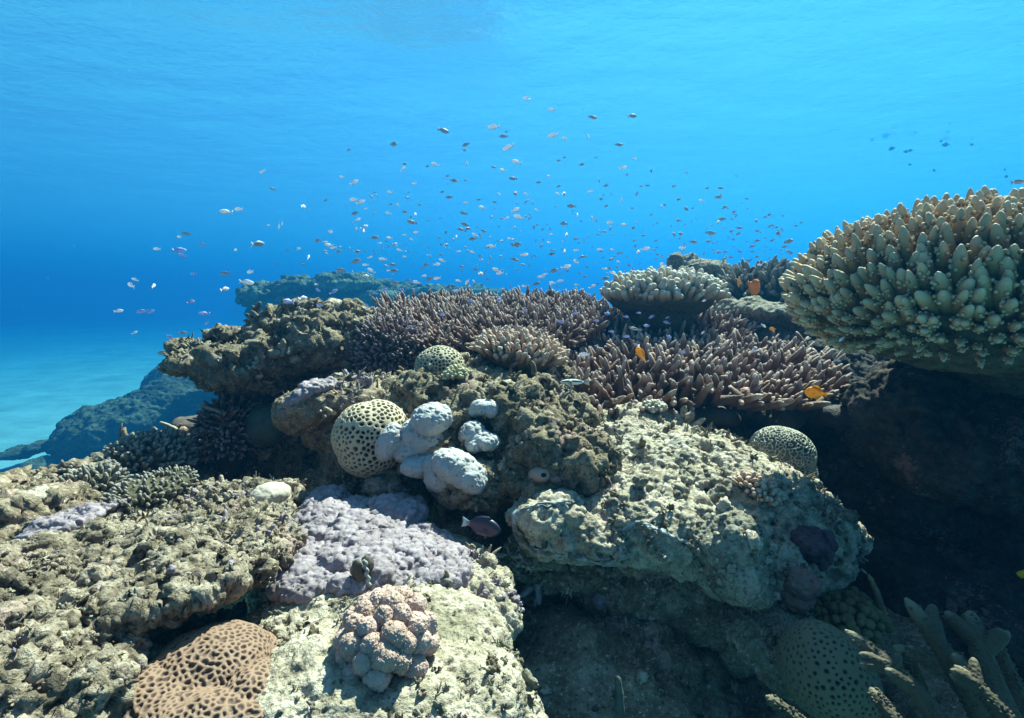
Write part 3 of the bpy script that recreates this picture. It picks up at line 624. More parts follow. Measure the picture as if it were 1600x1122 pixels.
finger_coral('finger_coral', 'tiny cream tuft on the upper edge of the pale slab', 'finger coral', 1021, 638, 1.4, 15, 8, .03, 30, 7, 7, M['cream'], M['cream'], up=0.4, jit=0.2, seed=11, taper=0.9, nside=7, base=False, snap=0.0)
finger_coral('finger_coral', 'tan tuft of stubby fingers on the pale slab below the maze brain coral', 'finger coral', 1180, 768, 1.17, 34, 20, .04, 60, 9, 8, M['pink'], M['knob_base'], up=0.2, jit=0.25, seed=12, taper=0.85, nside=7, tilt=25, base=False, snap=0.025)
finger_coral('finger_coral', 'dome of dark round tipped fingers at the edge of the sand', 'finger coral', 140, 762, 1.40, 38, 22, .06, 60, 15, 8.5, M['greyfinger'], M['knob_base'], up=0.35, jit=0.15, seed=13, nside=7, snap=0.03)
finger_coral('finger_coral', 'bushy grey brown finger coral between the dark dome and the brown barrel', 'finger coral', 235, 722, 1.8, 46, 36, .13, 150, 15, 8, M['greyfinger'], M['knob_base'], up=0.3, lo=-0.5, jit=0.28, twig=1, seed=14, nside=6, snap=0.03)
finger_coral('finger_coral', 'small knobbly finger coral below the bushy grey one', 'finger coral', 240, 765, 1.6, 46, 16, .09, 90, 9, 6.5, M['greyfinger'], M['knob_base'], up=0.3, jit=0.25, seed=15, nside=6, snap=0.03)
finger_coral('finger_coral', 'sprawling grey mauve finger coral under the craggy ledge overhang', 'finger coral', 362, 672, 1.75, 34, 44, .10, 120, 18, 6, M['mauve'], M['staghorn_base'], up=0.1, lo=-0.7, jit=0.3, twig=1, seed=16, nside=6)
finger_coral('finger_coral', 'dim yellowish cluster of round knobs behind the dark pitted brain coral', 'finger coral', 1318, 962, 1.02, 46, 26, .06, 60, 14, 15, M['knob_shaded'], M['knob_base'], up=0.3, jit=0.14, seed=17, taper=0.95, nside=8)

# the great knobbed coral: every large knob is a branch of its own
def knob_coral():
    px, py, d = 1548, 470, 1.04; u = U(d); g = np.random.default_rng(77)
    t = thing('knobbed_coral', 'great olive cream coral head of fat knobs overhanging the dark drop', 'knobbed coral', P(px, py + 180, d))
    B, D = dome_points(px, py - 12, d, 272, 120, .30, 430, 0.7, -0.75); m = len(B); D = unit(D + g.normal(0, 0.1, D.shape))
    vis = np.argsort(B @ FWD - 0.25 * D @ FWD * -1)   # nearest knobs first
    S = {'big': [], 'rest': []}
    for k in range(m):
        low = 0.55 + 0.45 * sstep(-90 * u, 10 * u, B[k, 2] - P(px, py, d)[2]); Lk = u * g.uniform(25, 42) * low; rk = u * g.uniform(8.2, 11.4) * low
        pr = [fingers((B[k] - D[k] * Lk * 0.5)[None], D[k][None], np.array([Lk * 1.5]), np.array([rk * 1.1]), np.array([rk * 0.55]), 11, 14, rough=0.07, seed=k, cap=0.38)]
        ns = int(g.integers(7, 13)); a = unit(np.cross(np.repeat(D[k][None], ns, 0), g.normal(0, 1, (ns, 3)))); q = g.uniform(0.05, 0.62, ns)
        pr.append(fingers(B[k] + D[k] * (q * Lk)[:, None] + a * rk * 0.55, unit(a + 0.7 * D[k]), np.full(ns, rk * 0.6), np.full(ns, rk * .30), np.full(ns, rk * .22), 5, 7, rough=0.06, seed=k + 3, cap=0.45))
        S['big'].append((k, merge(pr)))
    order = np.argsort([B[k] @ FWD for k in range(m)]); front = set(order[:100].tolist())
    for k, (V, F, T) in S['big']:
        if k in front: link('knob', mesh_np('knob', V, F, attrs={'tip': T}), M['knob'], t)
    V, F, T = merge([x for k, x in S['big'] if k not in front]); o = link('knob_mass', mesh_np('knob_mass', V, F, attrs={'tip': T}), M['knob'], t); o['kind'] = 'stuff'
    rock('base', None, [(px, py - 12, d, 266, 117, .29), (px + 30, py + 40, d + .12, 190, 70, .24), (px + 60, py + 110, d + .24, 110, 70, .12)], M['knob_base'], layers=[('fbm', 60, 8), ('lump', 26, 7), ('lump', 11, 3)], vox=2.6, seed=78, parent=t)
knob_coral()

# foreground branching coral in the shade: each branch is a part
def branch_coral():
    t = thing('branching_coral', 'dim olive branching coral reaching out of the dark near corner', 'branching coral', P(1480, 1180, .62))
    spec = [((1560, 1180, .60), (1500, 1060, .60), (1415, 935, .66), 22), ((1500, 1190, .56), (1430, 1080, .60), (1320, 985, .66), 20), ((1590, 1160, .58), (1540, 1040, .62), (1515, 955, .66), 24),
            ((1440, 1190, .52), (1400, 1130, .53), (1360, 1075, .56), 17), ((1300, 1190, .55), (1250, 1130, .56), (1196, 1088, .58), 17), ((1610, 1190, .5), (1560, 1110, .52), (1490, 1040, .55), 19), ((1480, 1160, .62), (1430, 1060, .62), (1425, 1010, .63), 15),
            ((1600, 1150, .62), (1590, 1080, .64), (1545, 985, .68), 15), ((1540, 1150, .68), (1490, 1060, .72), (1395, 1010, .76), 17)]
    g = np.random.default_rng(5)
    for k, (a, b, c, w) in enumerate(spec):
        A, Bm, Cc = P(*a), P(*b), P(*c); u = U(c[2]); mid = Bm - 0.5 * (A + Cc)
        n = 26; tt = np.linspace(0, 1, n); path = (1 - tt)[:, None] ** 2 * A + 2 * (tt * (1 - tt))[:, None] * (Bm + mid) + tt[:, None] ** 2 * Cc
        rad = 0.78 * w * u * (1.0 - 0.42 * tt) * np.sqrt(np.clip(1 - ((tt - .86) / .145).clip(0, 1) ** 2, .02, 1)); ns = 16; ang = np.linspace(0, 2 * np.pi, ns, endpoint=False)
        tg = unit(np.gradient(path, axis=0)); X = unit(np.cross(tg, np.array([0, 0, 1.0]) + 0 * tg)); Y = np.cross(tg, X)
        V = (path[:, None] + rad[:, None, None] * (np.cos(ang)[None, :, None] * X[:, None] + np.sin(ang)[None, :, None] * Y[:, None])).reshape(-1, 3)
        i = np.arange(n - 1)[:, None] * ns; j = np.arange(ns)[None]; F = np.stack([i + j, i + (j + 1) % ns, i + ns + (j + 1) % ns, i + ns + j], -1).reshape(-1, 4)
        pr = [(V, F, np.repeat(tt, ns))]
        # rows of small cups over the skin
        q = g.uniform(0.12, 0.95, 150); an = g.uniform(0, 6.283, 150); idx = (q * (n - 1)).astype(int)
        dirn = np.cos(an)[:, None] * X[idx] + np.sin(an)[:, None] * Y[idx]; cb = path[idx] + dirn * (rad[idx] * 0.85)[:, None]
        fv, ff, ft = fingers(cb, unit(dirn + 0.8 * tg[idx]), np.full(150, 4.5 * u), np.full(150, 2.6 * u), np.full(150, 2.0 * u), 5, 5, rough=0.05, seed=k, cap=0.4)
        pr.append((fv, ff, np.repeat(q, len(fv) // 150) * 0.9))
        if w > 18:
            for h in range(3):
                ii = int(n * g.uniform(.5, .85)); sd_ = g.choice([-1, 1]); dv = unit(X[ii] * sd_ * g.uniform(.5, 1) + tg[ii] * 0.8 + Y[ii] * g.normal(0, .4))
                pr.append(fingers(path[ii][None], dv[None], np.array([w * u * 2.2]), np.array([w * u * .55]), np.array([w * u * .36]), 8, 10, rough=.06, seed=h, cap=.35))
        V, F, T = merge(pr); link('branch', mesh_np('branch', V, F, attrs={'tip': T}), M['olive_branch'], t)
    return t
branch_coral()

# ------------------------------------------------------------------ brain corals
def brain(name, label, blobs, mat, cell, depth, seed, maze=0, vox=1.5, shape=(), low=-1, wall=0.3):
    V, F = blob_parts(blobs); u = U(float(np.mean([b[2] for b in blobs]))); V, F = remesh(V, F, vox * u); V = laplace(V, F, 6)
    V = displace(V, F, u, [('fbm', 120, 4)] + list(shape), seed); g = np.random.default_rng(seed)
    c = V[g.permutation(len(V))[:9000]] ; c = c[spread(c, 0.86 * cell * u)]; c = c[g.uniform(0, 1, len(c)) > .14]; kd = KDTree(len(c)); [kd.insert(p, i) for i, p in enumerate(c.tolist())]; kd.balance()
    grp = np.arange(len(c))
    if maze:
        for i in g.permutation(len(c))[:int(maze * len(c))]:
            nb = kd.find_n(c[i].tolist(), 4); j = nb[int(g.integers(1, len(nb)))][1]; grp[grp == grp[j]] = grp[i]
    W = np.zeros(len(V)); K = 5 if maze else 2
    for n_, p in enumerate(V.tolist()):
        r = kd.find_n(p, K); g0 = grp[r[0][1]]; d2 = None
        for q in r[1:]:
            if grp[q[1]] != g0: d2 = q[2]; break
        W[n_] = ((d2 - r[0][2]) if d2 is not None else 9) if maze else r[0][2] / max(r[1][2], 1e-9)
    pit = sstep(wall * 0.45 * cell * u, wall * 1.6 * cell * u, W) if maze else 1 - sstep(0.53 - wall * .7, 0.83 - wall * .7, W + 0.17 * vnoise(V / (6 * u), seed) + 0.08 * vnoise(V / (20 * u), seed + 1)); N = vnormals(V, F); V = V - N * (pit * depth * u)[:, None]
    o = link(name, mesh_np(name, V, F, attrs={'pit': pit}), mat); tag(o, label, 'brain coral'); SHAPE[o.name] = (V, F); return o
brain('brain_coral', 'small round pale green honeycomb coral in front of the staghorn', [(688, 572, 1.38, 40, 33, .062), (690, 586, 1.38, 36, 26, .058)], M['brain_green'], 5.2, 3.5, 301, vox=0.8, wall=0.42)
brain('brain_coral', 'large cream honeycomb coral with dark pits beside the white lumpy coral', [(574, 682, 1.17, 54, 53, .072), (590, 672, 1.18, 48, 46, .068), (580, 705, 1.17, 52, 44, .066)], M['brain_cream'], 6.8, 5.5, 302, vox=0.9, wall=0.42)
brain('brain_coral', 'pale maze patterned brain coral dome at the end of the slab', [(1222, 706, 1.3, 49, 40, .08, 8), (1232, 735, 1.3, 40, 44, .07)], M['brain_grey'], 3.8, 2.4, 303, maze=0.55, vox=1.0, wall=0.34)
brain('brain_coral', 'orange brown maze coral low in front of the crumbly shelf', [(305, 1068, 0.62, 110, 68, .08, -20), (230, 1115, 0.57, 120, 60, .06), (370, 1056, 0.66, 60, 55, .07), (390, 1110, 0.58, 50, 60, .05), (300, 1150, .54, 140, 60, .05)], M['brain_orange'], 7.0, 4, 304, maze=0.25, vox=1.3, wall=0.66, shape=[('fbm', 90, 7)])
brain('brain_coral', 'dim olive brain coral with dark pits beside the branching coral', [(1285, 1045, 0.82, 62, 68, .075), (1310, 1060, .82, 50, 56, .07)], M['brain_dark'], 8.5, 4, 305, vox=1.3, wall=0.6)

# ------------------------------------------------------------------ lumpy and soft corals
def nodules(name, label, cat, blobs, mat, big, small, seed, vox=1.6, layers=None, snap=None):
    if snap is not None:
        dd = surf(blobs[0][0], blobs[0][1] + blobs[0][4] * .4, 9, blobs[0][2]) + snap - blobs[0][2]; blobs = [(b[0], b[1], b[2] + dd) + tuple(b[3:]) for b in blobs]
    V, F = blob_parts(blobs); u = U(float(np.mean([b[2] for b in blobs]))); V, F = remesh(V, F, vox * u); V = laplace(V, F, 5)
    V = displace(V, F, u, layers or [('fbm', 60, 4), ('lump', big[0], big[1]), ('lump', small[0], small[1]), ('fbm', 5, 0.6)], seed)
    f1, f2, c = worley(V, 1 / (11 * u), seed); pit = np.where(c > 0.62, 1 - sstep(0.1, 0.24, f1), 0) * 0.8
    o = link(name, mesh_np(name, V, F, attrs={'pit': pit}), mat); tag(o, label, cat); SHAPE[o.name] = (V, F); return o
WL = [('fbm', 60, 4), ('lump', 30, 1.5), ('lump', 8, 2.6), ('pit', 9, 1.6, .6), ('fbm', 4, 0.5)]
nodules('lumpy_coral', 'grey white lobed coral with pimpled skin draped over the middle boulder', 'lumpy coral',
    [(676, 655, 1.12, 33, 25, .045, -8), (645, 682, 1.13, 22, 28, .035, 25), (610, 692, 1.12, 20, 31, .035, 22), (638, 706, 1.12, 26, 16, .03, -15), (650, 728, 1.10, 24, 14, .035), (690, 716, 1.13, 22, 26, .03), (712, 730, 1.06, 40, 24, .04, 30), (735, 746, 1.05, 24, 20, .035, 30), (690, 745, 1.08, 26, 22, .035), (664, 690, 1.13, 34, 30, .035), (668, 728, 1.11, 34, 18, .035), (630, 690, 1.13, 24, 18, .03), (690, 730, 1.09, 30, 22, .035)], M['white_lump'], 0, 0, 401, snap=-0.02, vox=1.15, layers=WL)
nodules('lumpy_coral', 'grey white nodule lobe just right of the big lobed coral', 'lumpy coral', [(738, 678, 1.14, 20, 19, .03, 20), (762, 690, 1.12, 19, 13, .03, 10), (742, 694, 1.12, 14, 12, .025), (750, 685, 1.13, 18, 14, .025)], M['white_lump'], 0, 0, 402, snap=-0.01, vox=1.15, layers=WL)
nodules('lumpy_coral', 'small separate white nodule uppermost on the middle boulder', 'lumpy coral', [(755, 636, 1.2, 20, 12, .03, -8), (770, 640, 1.19, 12, 13, .025), (742, 642, 1.2, 10, 8, .02)], M['white_lump'], 0, 0, 403, snap=0.0, vox=1.1, layers=[('lump', 14, 3), ('fbm', 5, 0.5)])
nodules('lumpy_coral', 'lilac lumpy coral sheet in front of the middle boulder', 'lumpy coral',
    [(540, 832, 1.12, 72, 29, .12, 16), (600, 856, 1.06, 86, 28, .12, 19), (660, 880, 1.0, 66, 20, .10, 16), (505, 795, 1.2, 30, 22, .07), (560, 880, 0.98, 90, 30, .1), (490, 890, .95, 60, 22, .08), (705, 890, .97, 32, 19, .06), (620, 800, 1.16, 40, 16, .06)], M['purple'], 0, 0, 404, snap=-0.01, vox=1.7,
    layers=[('fbm', 90, 9), ('lump', 34, 8), ('lump', 15, 5.5), ('lump', 8, 2.4), ('fbm', 5, 1.2)])
nodules('lumpy_coral', 'lilac nodules growing on the tip of the blunt brown ledge', 'lumpy coral', [(494, 604, 1.28, 18, 8, .04), (470, 622, 1.26, 24, 8, .03, -35), (510, 602, 1.29, 10, 7, .03)], M['purple'], 0, 0, 405, snap=0.02, vox=1.2, layers=[('lump', 16, 6), ('lump', 8, 3), ('fbm', 5, .8)])
nodules('lumpy_coral', 'smooth pale dome coral at the back edge of the crumbly shelf', 'dome coral', [(423, 772, 1.12, 28, 15, .04), (425, 782, 1.12, 27, 12, .04)], M['white_dome'], 0, 0, 406, snap=0.022, vox=1.3, layers=[('fbm', 40, 3), ('lump', 16, 1.5), ('fbm', 6, .5)])
nodules('plate_coral', 'pale yellow plate coral at the reef edge nearest the sand', 'plate coral', [(38, 778, 1.12, 40, 11, .06, -6), (12, 782, 1.1, 36, 10, .05), (60, 774, 1.15, 22, 8, .04)], M['rock_pale'], 0, 0, 407, snap=0.01, vox=1.4, layers=[('lump', 18, 3), ('ridge', 14, 2), ('fbm', 5, .8)])
nodules('plate_coral', 'lilac grey flat coral patch on the upper edge of the crumbly shelf', 'plate coral', [(125, 815, 1.0, 52, 13, .09, -22), (80, 842, .95, 40, 12, .08, -20), (100, 818, 1.0, 30, 16, .07)], M['purple'], 0, 0, 408, snap=0.06, vox=1.5, layers=[('fbm', 40, 8), ('ridge', 26, 5), ('lump', 13, 4), ('pit', 14, 4, .55), ('fbm', 5, 1.4)])
nodules('barrel_sponge', 'smooth brown barrel shape standing under the craggy ledge', 'sponge', [(308, 664, 1.95, 32, 14, .07), (322, 680, 1.95, 24, 26, .06), (285, 672, 1.95, 14, 20, .05), (318, 700, 1.97, 24, 30, .06)], M['brown_smooth'], 0, 0, 409, vox=1.6, layers=[('fbm', 40, 2.5)])
nodules('dome_coral', 'dull green smooth dome in the shade under the craggy ledge', 'dome coral', [(415, 665, 1.72, 28, 34, .06)], M['green_smooth'], 0, 0, 410, vox=1.6, layers=[('fbm', 40, 2)])
nodules('crust_ball', 'round crusted ball with a dull red top in the shade beside the column', 'coral ball', [(1250, 910, 1.04, 27, 24, .035), (1240, 930, 1.05, 28, 24, .035)], M['red'], 0, 0, 411, snap=-0.02, vox=1.5, layers=[('fbm', 40, 4), ('lump', 14, 2.5), ('pit', 12, 2.5, .6), ('fbm', 5, 1.2)])
nodules('crust_coral', 'dark magenta crusted lump beneath the end of the slab', 'crust coral', [(1262, 846, 1.1, 22, 16, .04), (1280, 862, 1.1, 16, 22, .03), (1292, 845, 1.1, 12, 10, .03)], M['magenta'], 0, 0, 412, snap=-0.01, vox=1.5, layers=[('fbm', 30, 5), ('lump', 13, 5), ('lump', 7, 2.5), ('pit', 9, 3, .5)])
nodules('rock_stump', 'small algae covered stump between the boulder and the staghorn', 'rock stump', [(908, 632, 1.38, 13, 18, .03), (905, 648, 1.38, 16, 14, .03)], M['rock'], 0, 0, 413, vox=1.2, layers=[('lump', 9, 3), ('fbm', 5, 1.2)])

def rim_crust():
    """white growing edge of a crust, a raised winding bead along the overhang"""
    pts = [(905, 778, .93), (880, 785, .915), (845, 785, .905), (815, 795, .9), (800, 808, .895), (803, 828, .89), (818, 848, .885), (835, 862, .885), (870, 868, .88), (905, 875, .88), (935, 882, .88), (965, 878, .88), (972, 858, .885), (978, 830, .89), (995, 815, .9), (1020, 825, .9), (1050, 840, .905), (1075, 850, .91)]
    A = np.array([P(*p) for p in pts]); n = 220; s = np.linspace(0, len(pts) - 1, n); Q = np.stack([np.interp(s, np.arange(len(pts)), A[:, c]) for c in range(3)], 1)
    for _ in range(6): Q[1:-1] = (Q[:-2] + Q[1:-1] * 2 + Q[2:]) / 4
    # a ragged band draped on the rock: every vertex rests on the nearest stone behind it
    allV = np.concatenate([SHAPE[k][0] for k in SHAPE if k.startswith('reef_rock')]); q = allV - CAMP; dd = q @ FWD; ok = (dd > .5) & (dd < 1.5); q = q[ok]; dd = dd[ok]
    X = 800 + FPX * q[:, 0] / dd; Y = 561 - FPX * (q @ UP) / dd; ok = (X > 740) & (X < 1140) & (Y > 720) & (Y < 940); X = X[ok]; Y = Y[ok]; dd = dd[ok]
    qq = Q - CAMP; qd = qq @ FWD; cx = 800 + FPX * qq[:, 0] / qd; cy_ = 561 - FPX * (qq @ UP) / qd; tx = np.gradient(cx); ty = np.gradient(cy_); tl = np.hypot(tx, ty); nx, ny = -ty / tl, tx / tl
    K = 9; D = np.zeros((n, K)); PX = np.zeros((n, K)); PY = np.zeros((n, K)); S_ = np.stack([cx / 26, cy_ / 26, 0 * cx], 1)
    wl = 2.0 + 5.0 * np.abs(fbm(S_, 1, 4, .6, s=3)) * 1.6; wr = 0.8 + 4.5 * np.abs(fbm(S_ + 9, 1.4, 4, .6, s=5)) * 1.6
    for k in range(K):
        o_ = -1 + 2 * k / (K - 1); w = np.where(o_ < 0, wl * o_, wr * o_) + 1.2 * fbm(S_ + k, 3, 2, s=k); PX[:, k] = cx + nx * w; PY[:, k] = cy_ + ny * w
        for i in range(n):
            m = (np.abs(X - PX[i, k]) < 3.5) & (np.abs(Y - PY[i, k]) < 3.5); D[i, k] = np.min(dd[m]) if m.any() else np.nan
    D = np.where(np.isnan(D), np.nanmedian(D, axis=1, keepdims=True), D); D = np.where(np.isnan(D), .9, D)
    for _ in range(3): D[1:-1] = np.minimum(D[1:-1], (D[:-2] + D[1:-1] * 2 + D[2:]) / 4)
    lift = (0.0022 * (1 - np.linspace(-1, 1, K) ** 2) - 0.0008)[None] * (1.05 + 0.6 * fbm(S_ + 4, 2.2, 3, .6, s=8))[:, None]; D = D - lift
    V = np.stack([P(PX[i, k], PY[i, k], D[i, k]) for i in range(n) for k in range(K)]); i = np.arange(n - 1)[:, None] * K; j = np.arange(K - 1)[None]; F = np.stack([i + j, i + j + 1, i + K + j + 1, i + K + j], -1).reshape(-1, 4)
    u = U(.9); V = V - FWD * (u * 3.2 * fbm(V, 1 / (6 * u), 4, .65, s=3))[:, None]
    tag(link('crust_edge', mesh_np('crust_edge', V, F), M['rim']), 'winding white growing edge of a crust along the brown overhang', 'crust coral')
rim_crust()

def soft_coral():
    px, py = 606, 1002; d = surf(px, py, 25) - .002; u = U(d); g = np.random.default_rng(4); t = thing('soft_coral', 'pinkish tan soft coral of fluffy lobes on the sunlit rock floor', 'soft coral', P(px, py + 60, d))
    B, D = dome_points(px, py, d, 50, 50, .045, 22, 0.25, -0.35)
    V0, F0 = ico(5)
    for k in range(len(B)):
        r = u * g.uniform(15, 20); q = rotm('X', g.uniform(0, 6)) @ rotm('Z', g.uniform(0, 6)); S = V0 @ q.T; ax = D[k]
        st = S + ax * (S @ ax)[:, None] * 0.35; V = B[k] + D[k] * r * 0.3 + st * r
        V = displace(V, F0, u, [('lump', 13, 3.0), ('lump', 5.5, 1.3)], 500 + k)
        tipv = sstep(-1.2, 1.4, (S @ ax)); me = mesh_np('lobe', V, F0, attrs={'tip': tipv})
        # fluffy polyps standing on the lobe
        pick = g.permutation(len(V))[:240]; N = vnormals(V, F0)[pick]
        fv, ff, ft = fingers(V[pick] - N * u, unit(N + g.normal(0, .25, N.shape)), np.full(240, 2.0 * u), np.full(240, 1.3 * u), np.full(240, 1.1 * u), 4, 5, rough=0.1, seed=k, cap=0.5)
        F4 = np.concatenate([F0, F0[:, 2:3]], 1); bm_ = None
        V2, T2 = np.concatenate([V, fv]), np.concatenate([tipv, np.repeat(tipv[pick], len(fv) // 240)])
        me = bpy.data.meshes.new('lobe'); me.from_pydata(V2.tolist(), [], F0.tolist() + (ff + len(V)).tolist()); me.polygons.foreach_set('use_smooth', np.ones(len(me.polygons), bool))
        at = me.attributes.new('tip', 'FLOAT', 'POINT'); at.data.foreach_set('value', T2.astype(np.float32)); me.update()
        o = link('lobe', me, M['soft_white'] if k in SOFT_WHITE else M['soft'], t)
        if k in SOFT_WHITE: o['label'] = 'bleached white lobe'
    rock('base', None, [(px, py + 20, d + .01, 44, 50, .045), (px, py + 50, d + .01, 36, 30, .04)], M['brown_smooth'], layers=[('fbm', 30, 3)], vox=2.2, seed=3, parent=t)
SOFT_WHITE = ()
soft_coral()

def sea_squirt():
    px, py = 846, 742; d = surf(px, py) - .006; u = U(d) * 0.8; t = thing('sea_squirt', 'pink barrel sea squirt with a dark round opening on the front of the middle boulder', 'sea squirt', P(px, py + 14, d))
    prof = [(0, 26), (12, 23), (19, 16), (20, 6), (17, -4), (12, -11), (8, -14), (5.5, -13), (4.5, -9), (4, -2)]; ns = 28
    ax = unit(np.array([0.35, -1.0, 0.25])); X = unit(np.cross(ax, UP)); Y = np.cross(X, ax); ang = np.linspace(0, 2 * np.pi, ns, endpoint=False); C = P(px, py, d)
    V = np.concatenate([C - ax * z * u + r * u * (np.cos(ang)[:, None] * X * 1.15 + np.sin(ang)[:, None] * Y * 0.85) for r, z in prof])
    m = len(prof); i = np.arange(m - 1)[:, None] * ns; j = np.arange(ns)[None]; F = np.stack([i + j, i + (j + 1) % ns, i + ns + (j + 1) % ns, i + ns + j], -1).reshape(-1, 4)
    V = displace(V, F, u, [('fbm', 14, 1.6)], 7); link('body', mesh_np('body', V, F), M['squirt'], t)
    V0, F0 = ico(3); link('opening', mesh_np('opening', V0 * np.array([4.6, 4.6, 4.6]) * u + C + ax * 7 * u, F0), M['black'], t)
sea_squirt()

def clam():
    px, py = 569, 893; d = surf(px, py) - .006; u = U(d) * 1.15; t = thing('clam', 'dark oval clam with a pale crinkled edge wedged in the lilac coral', 'clam', P(px, py + 20, d)); V0, F0 = ico(4)
    for s, mat in ((-1, 'shell'), (1, 'shell')):
        V = V0 * np.array([13, 10, 22]) * u; V[:, 0] = V[:, 0] * np.where(V[:, 0] * s > 0, 1, .25); V[:, 0] += s * 2.2 * u + s * u * 2.4 * np.sin(V[:, 2] / (3.2 * u)) * np.exp(-(V[:, 0] / (4 * u)) ** 2)
        V = displace(V @ rotm('Y', R(-8 + 9 * s)).T @ rotm('Z', R(35)).T + P(px - 1, py, d), F0, u, [('fbm', 12, 1.2)], 8 + s); link('valve', mesh_np('valve', V, F0), M[mat], t)
    zz = np.linspace(-1, 1, 40); n = 40; Q = np.stack([1.6 * np.sin(zz * 11) + 4, -8 + 0 * zz, zz * 18], 1) * u
    B = Q[:-1] @ rotm('Y', R(-8)).T + P(px + 2, py - 2, d - .01); Dv = np.diff(Q, axis=0) @ rotm('Y', R(-8)).T; Lg = np.linalg.norm(Dv, axis=1) * 1.5
    V, F, T = fingers(B, Dv, Lg, np.full(39, 2.2 * u), np.full(39, 2.2 * u), 5, 7, rough=.1); link('mantle', mesh_np('mantle', V, F), M['rim'], t)
clam()

def twig(label, pts, w, mat, cat='twig'):
    A = np.array([P(*p) for p in pts]); n = 8 * len(pts); s = np.linspace(0, len(pts) - 1, n); Q = np.stack([np.interp(s, np.arange(len(pts)), A[:, c]) for c in range(3)], 1)
    for _ in range(3): Q[1:-1] = (Q[:-2] + 2 * Q[1:-1] + Q[2:]) / 4
    tg = unit(np.gradient(Q, axis=0)); X = unit(np.cross(tg, FWD + 0 * tg)); Y = np.cross(tg, X); u = U(pts[0][2]); ns = 8; ang = np.linspace(0, 2 * np.pi, ns, endpoint=False); t = np.linspace(0, 1, n)
    w_ = w * u * (1 - 0.5 * t) * np.sqrt(np.clip(1 - ((t - .85) / .15).clip(0, 1) ** 2, .03, 1))
    V = (Q[:, None] + (np.cos(ang)[None, :, None] * X[:, None] + np.sin(ang)[None, :, None] * Y[:, None]) * w_[:, None, None]).reshape(-1, 3)
    i = np.arange(n - 1)[:, None] * ns; j = np.arange(ns)[None]; F = np.stack([i + j, i + (j + 1) % ns, i + ns + (j + 1) % ns, i + ns + j], -1).reshape(-1, 4)
    V = displace(V, F, u, [('lump', 5, 1.2)], 3); tag(link('coral_twig', mesh_np('coral_twig', V, F), mat), label, 'coral twig')
twig('short orange brown twig standing up beside the dim yellowish knobs', [(1378, 955, 1.0), (1370, 925, 1.0), (1356, 897, 1.0)], 6, M['twig'])
twig('pale bent twig pointing out over the sand below the craggy ledge', [(352, 648, 1.66), (335, 640, 1.65), (312, 633, 1.64)], 3.4, M['twig_pale'])
twig('short pale twig standing on the bushy grey finger coral', [(276, 672, 1.76), (262, 664, 1.75), (250, 660, 1.74)], 3.4, M['twig_pale'])
_d = .80
twig('pale stalk standing in the dark cave under the overhang', [(968, 1112, _d), (968, 1085, _d), (965, 1056, _d)], 8, M['green_smooth'])

# ------------------------------------------------------------------ crusting growth on the rocks
RK = [o for o in COL.objects if o.name.startswith('reef_rock')]
def rk(word): return next(o for o in RK if word in o['label'])
growth(rk('crumbly'), 1300, 4.6, [M['rock_pale'], M['rock_crumb'], M['rock_crumb'], M['greyfinger'], M['purple'], M['rock_brown']], 1)
growth(rk('rugged olive'), 420, 5.5, [M['rock'], M['rock_pale'], M['rock_brown']], 2)
growth(rk('broad pale'), 420, 5, [M['rock_pale'], M['rock'], M['rock_green']], 3)
growth(rk('sunlit yellowish'), 500, 4.5, [M['rock_pale'], M['rock'], M['rock_green']], 4)
growth(rk('craggy dark'), 420, 5, [M['rock'], M['rock_pale']], 5)
growth(rk('rounded knob'), 140, 5, [M['rock_pale'], M['purple']], 6)
growth(rk('brown weathered'), 420, 6, [M['greyfinger'], M['rock'], M['rock_brown'], M['mauve']], 7)
growth(rk('blunt brown'), 160, 5, [M['rock'], M['purple'], M['rock_pale']], 8)
growth(rk('brown overhang'), 520, 5.5, [M['rock_brown'], M['rock'], M['rock_pale'], M['purple']], 9, up=-1)
growth(next(o for o in COL.objects if o.name == 'reef_terrain'), 320, 6, [M['rock_brown'], M['rock_pale'], M['green_smooth']], 14, px=(790, 1240), py=(880, 1130), up=-1)
growth(rk('grey brown boulder'), 120, 5, [M['rock_green'], M['rock']], 15, up=-1)
growth(rk('bumpy grey'), 90, 5, [M['rock_green'], M['rock_pale']], 10, kinds=(0,))

def drifting_specks():
    g = np.random.default_rng(31); V0, F0 = ico(1); ps = []
    for _ in range(260):
        d = g.uniform(.35, 2.4); ps.append((V0 * U(d) * g.uniform(.35, .8) + P(g.uniform(-100, 1700), g.uniform(-50, 1150), d), F0, np.zeros(len(V0))))
    V, F, T = merge(ps); tag(link('drifting_specks', mesh_np('drifting_specks', V, F), M['rim']), 'fine pale specks drifting in the sea water', 'drifting specks', kind='stuff')
drifting_specks()

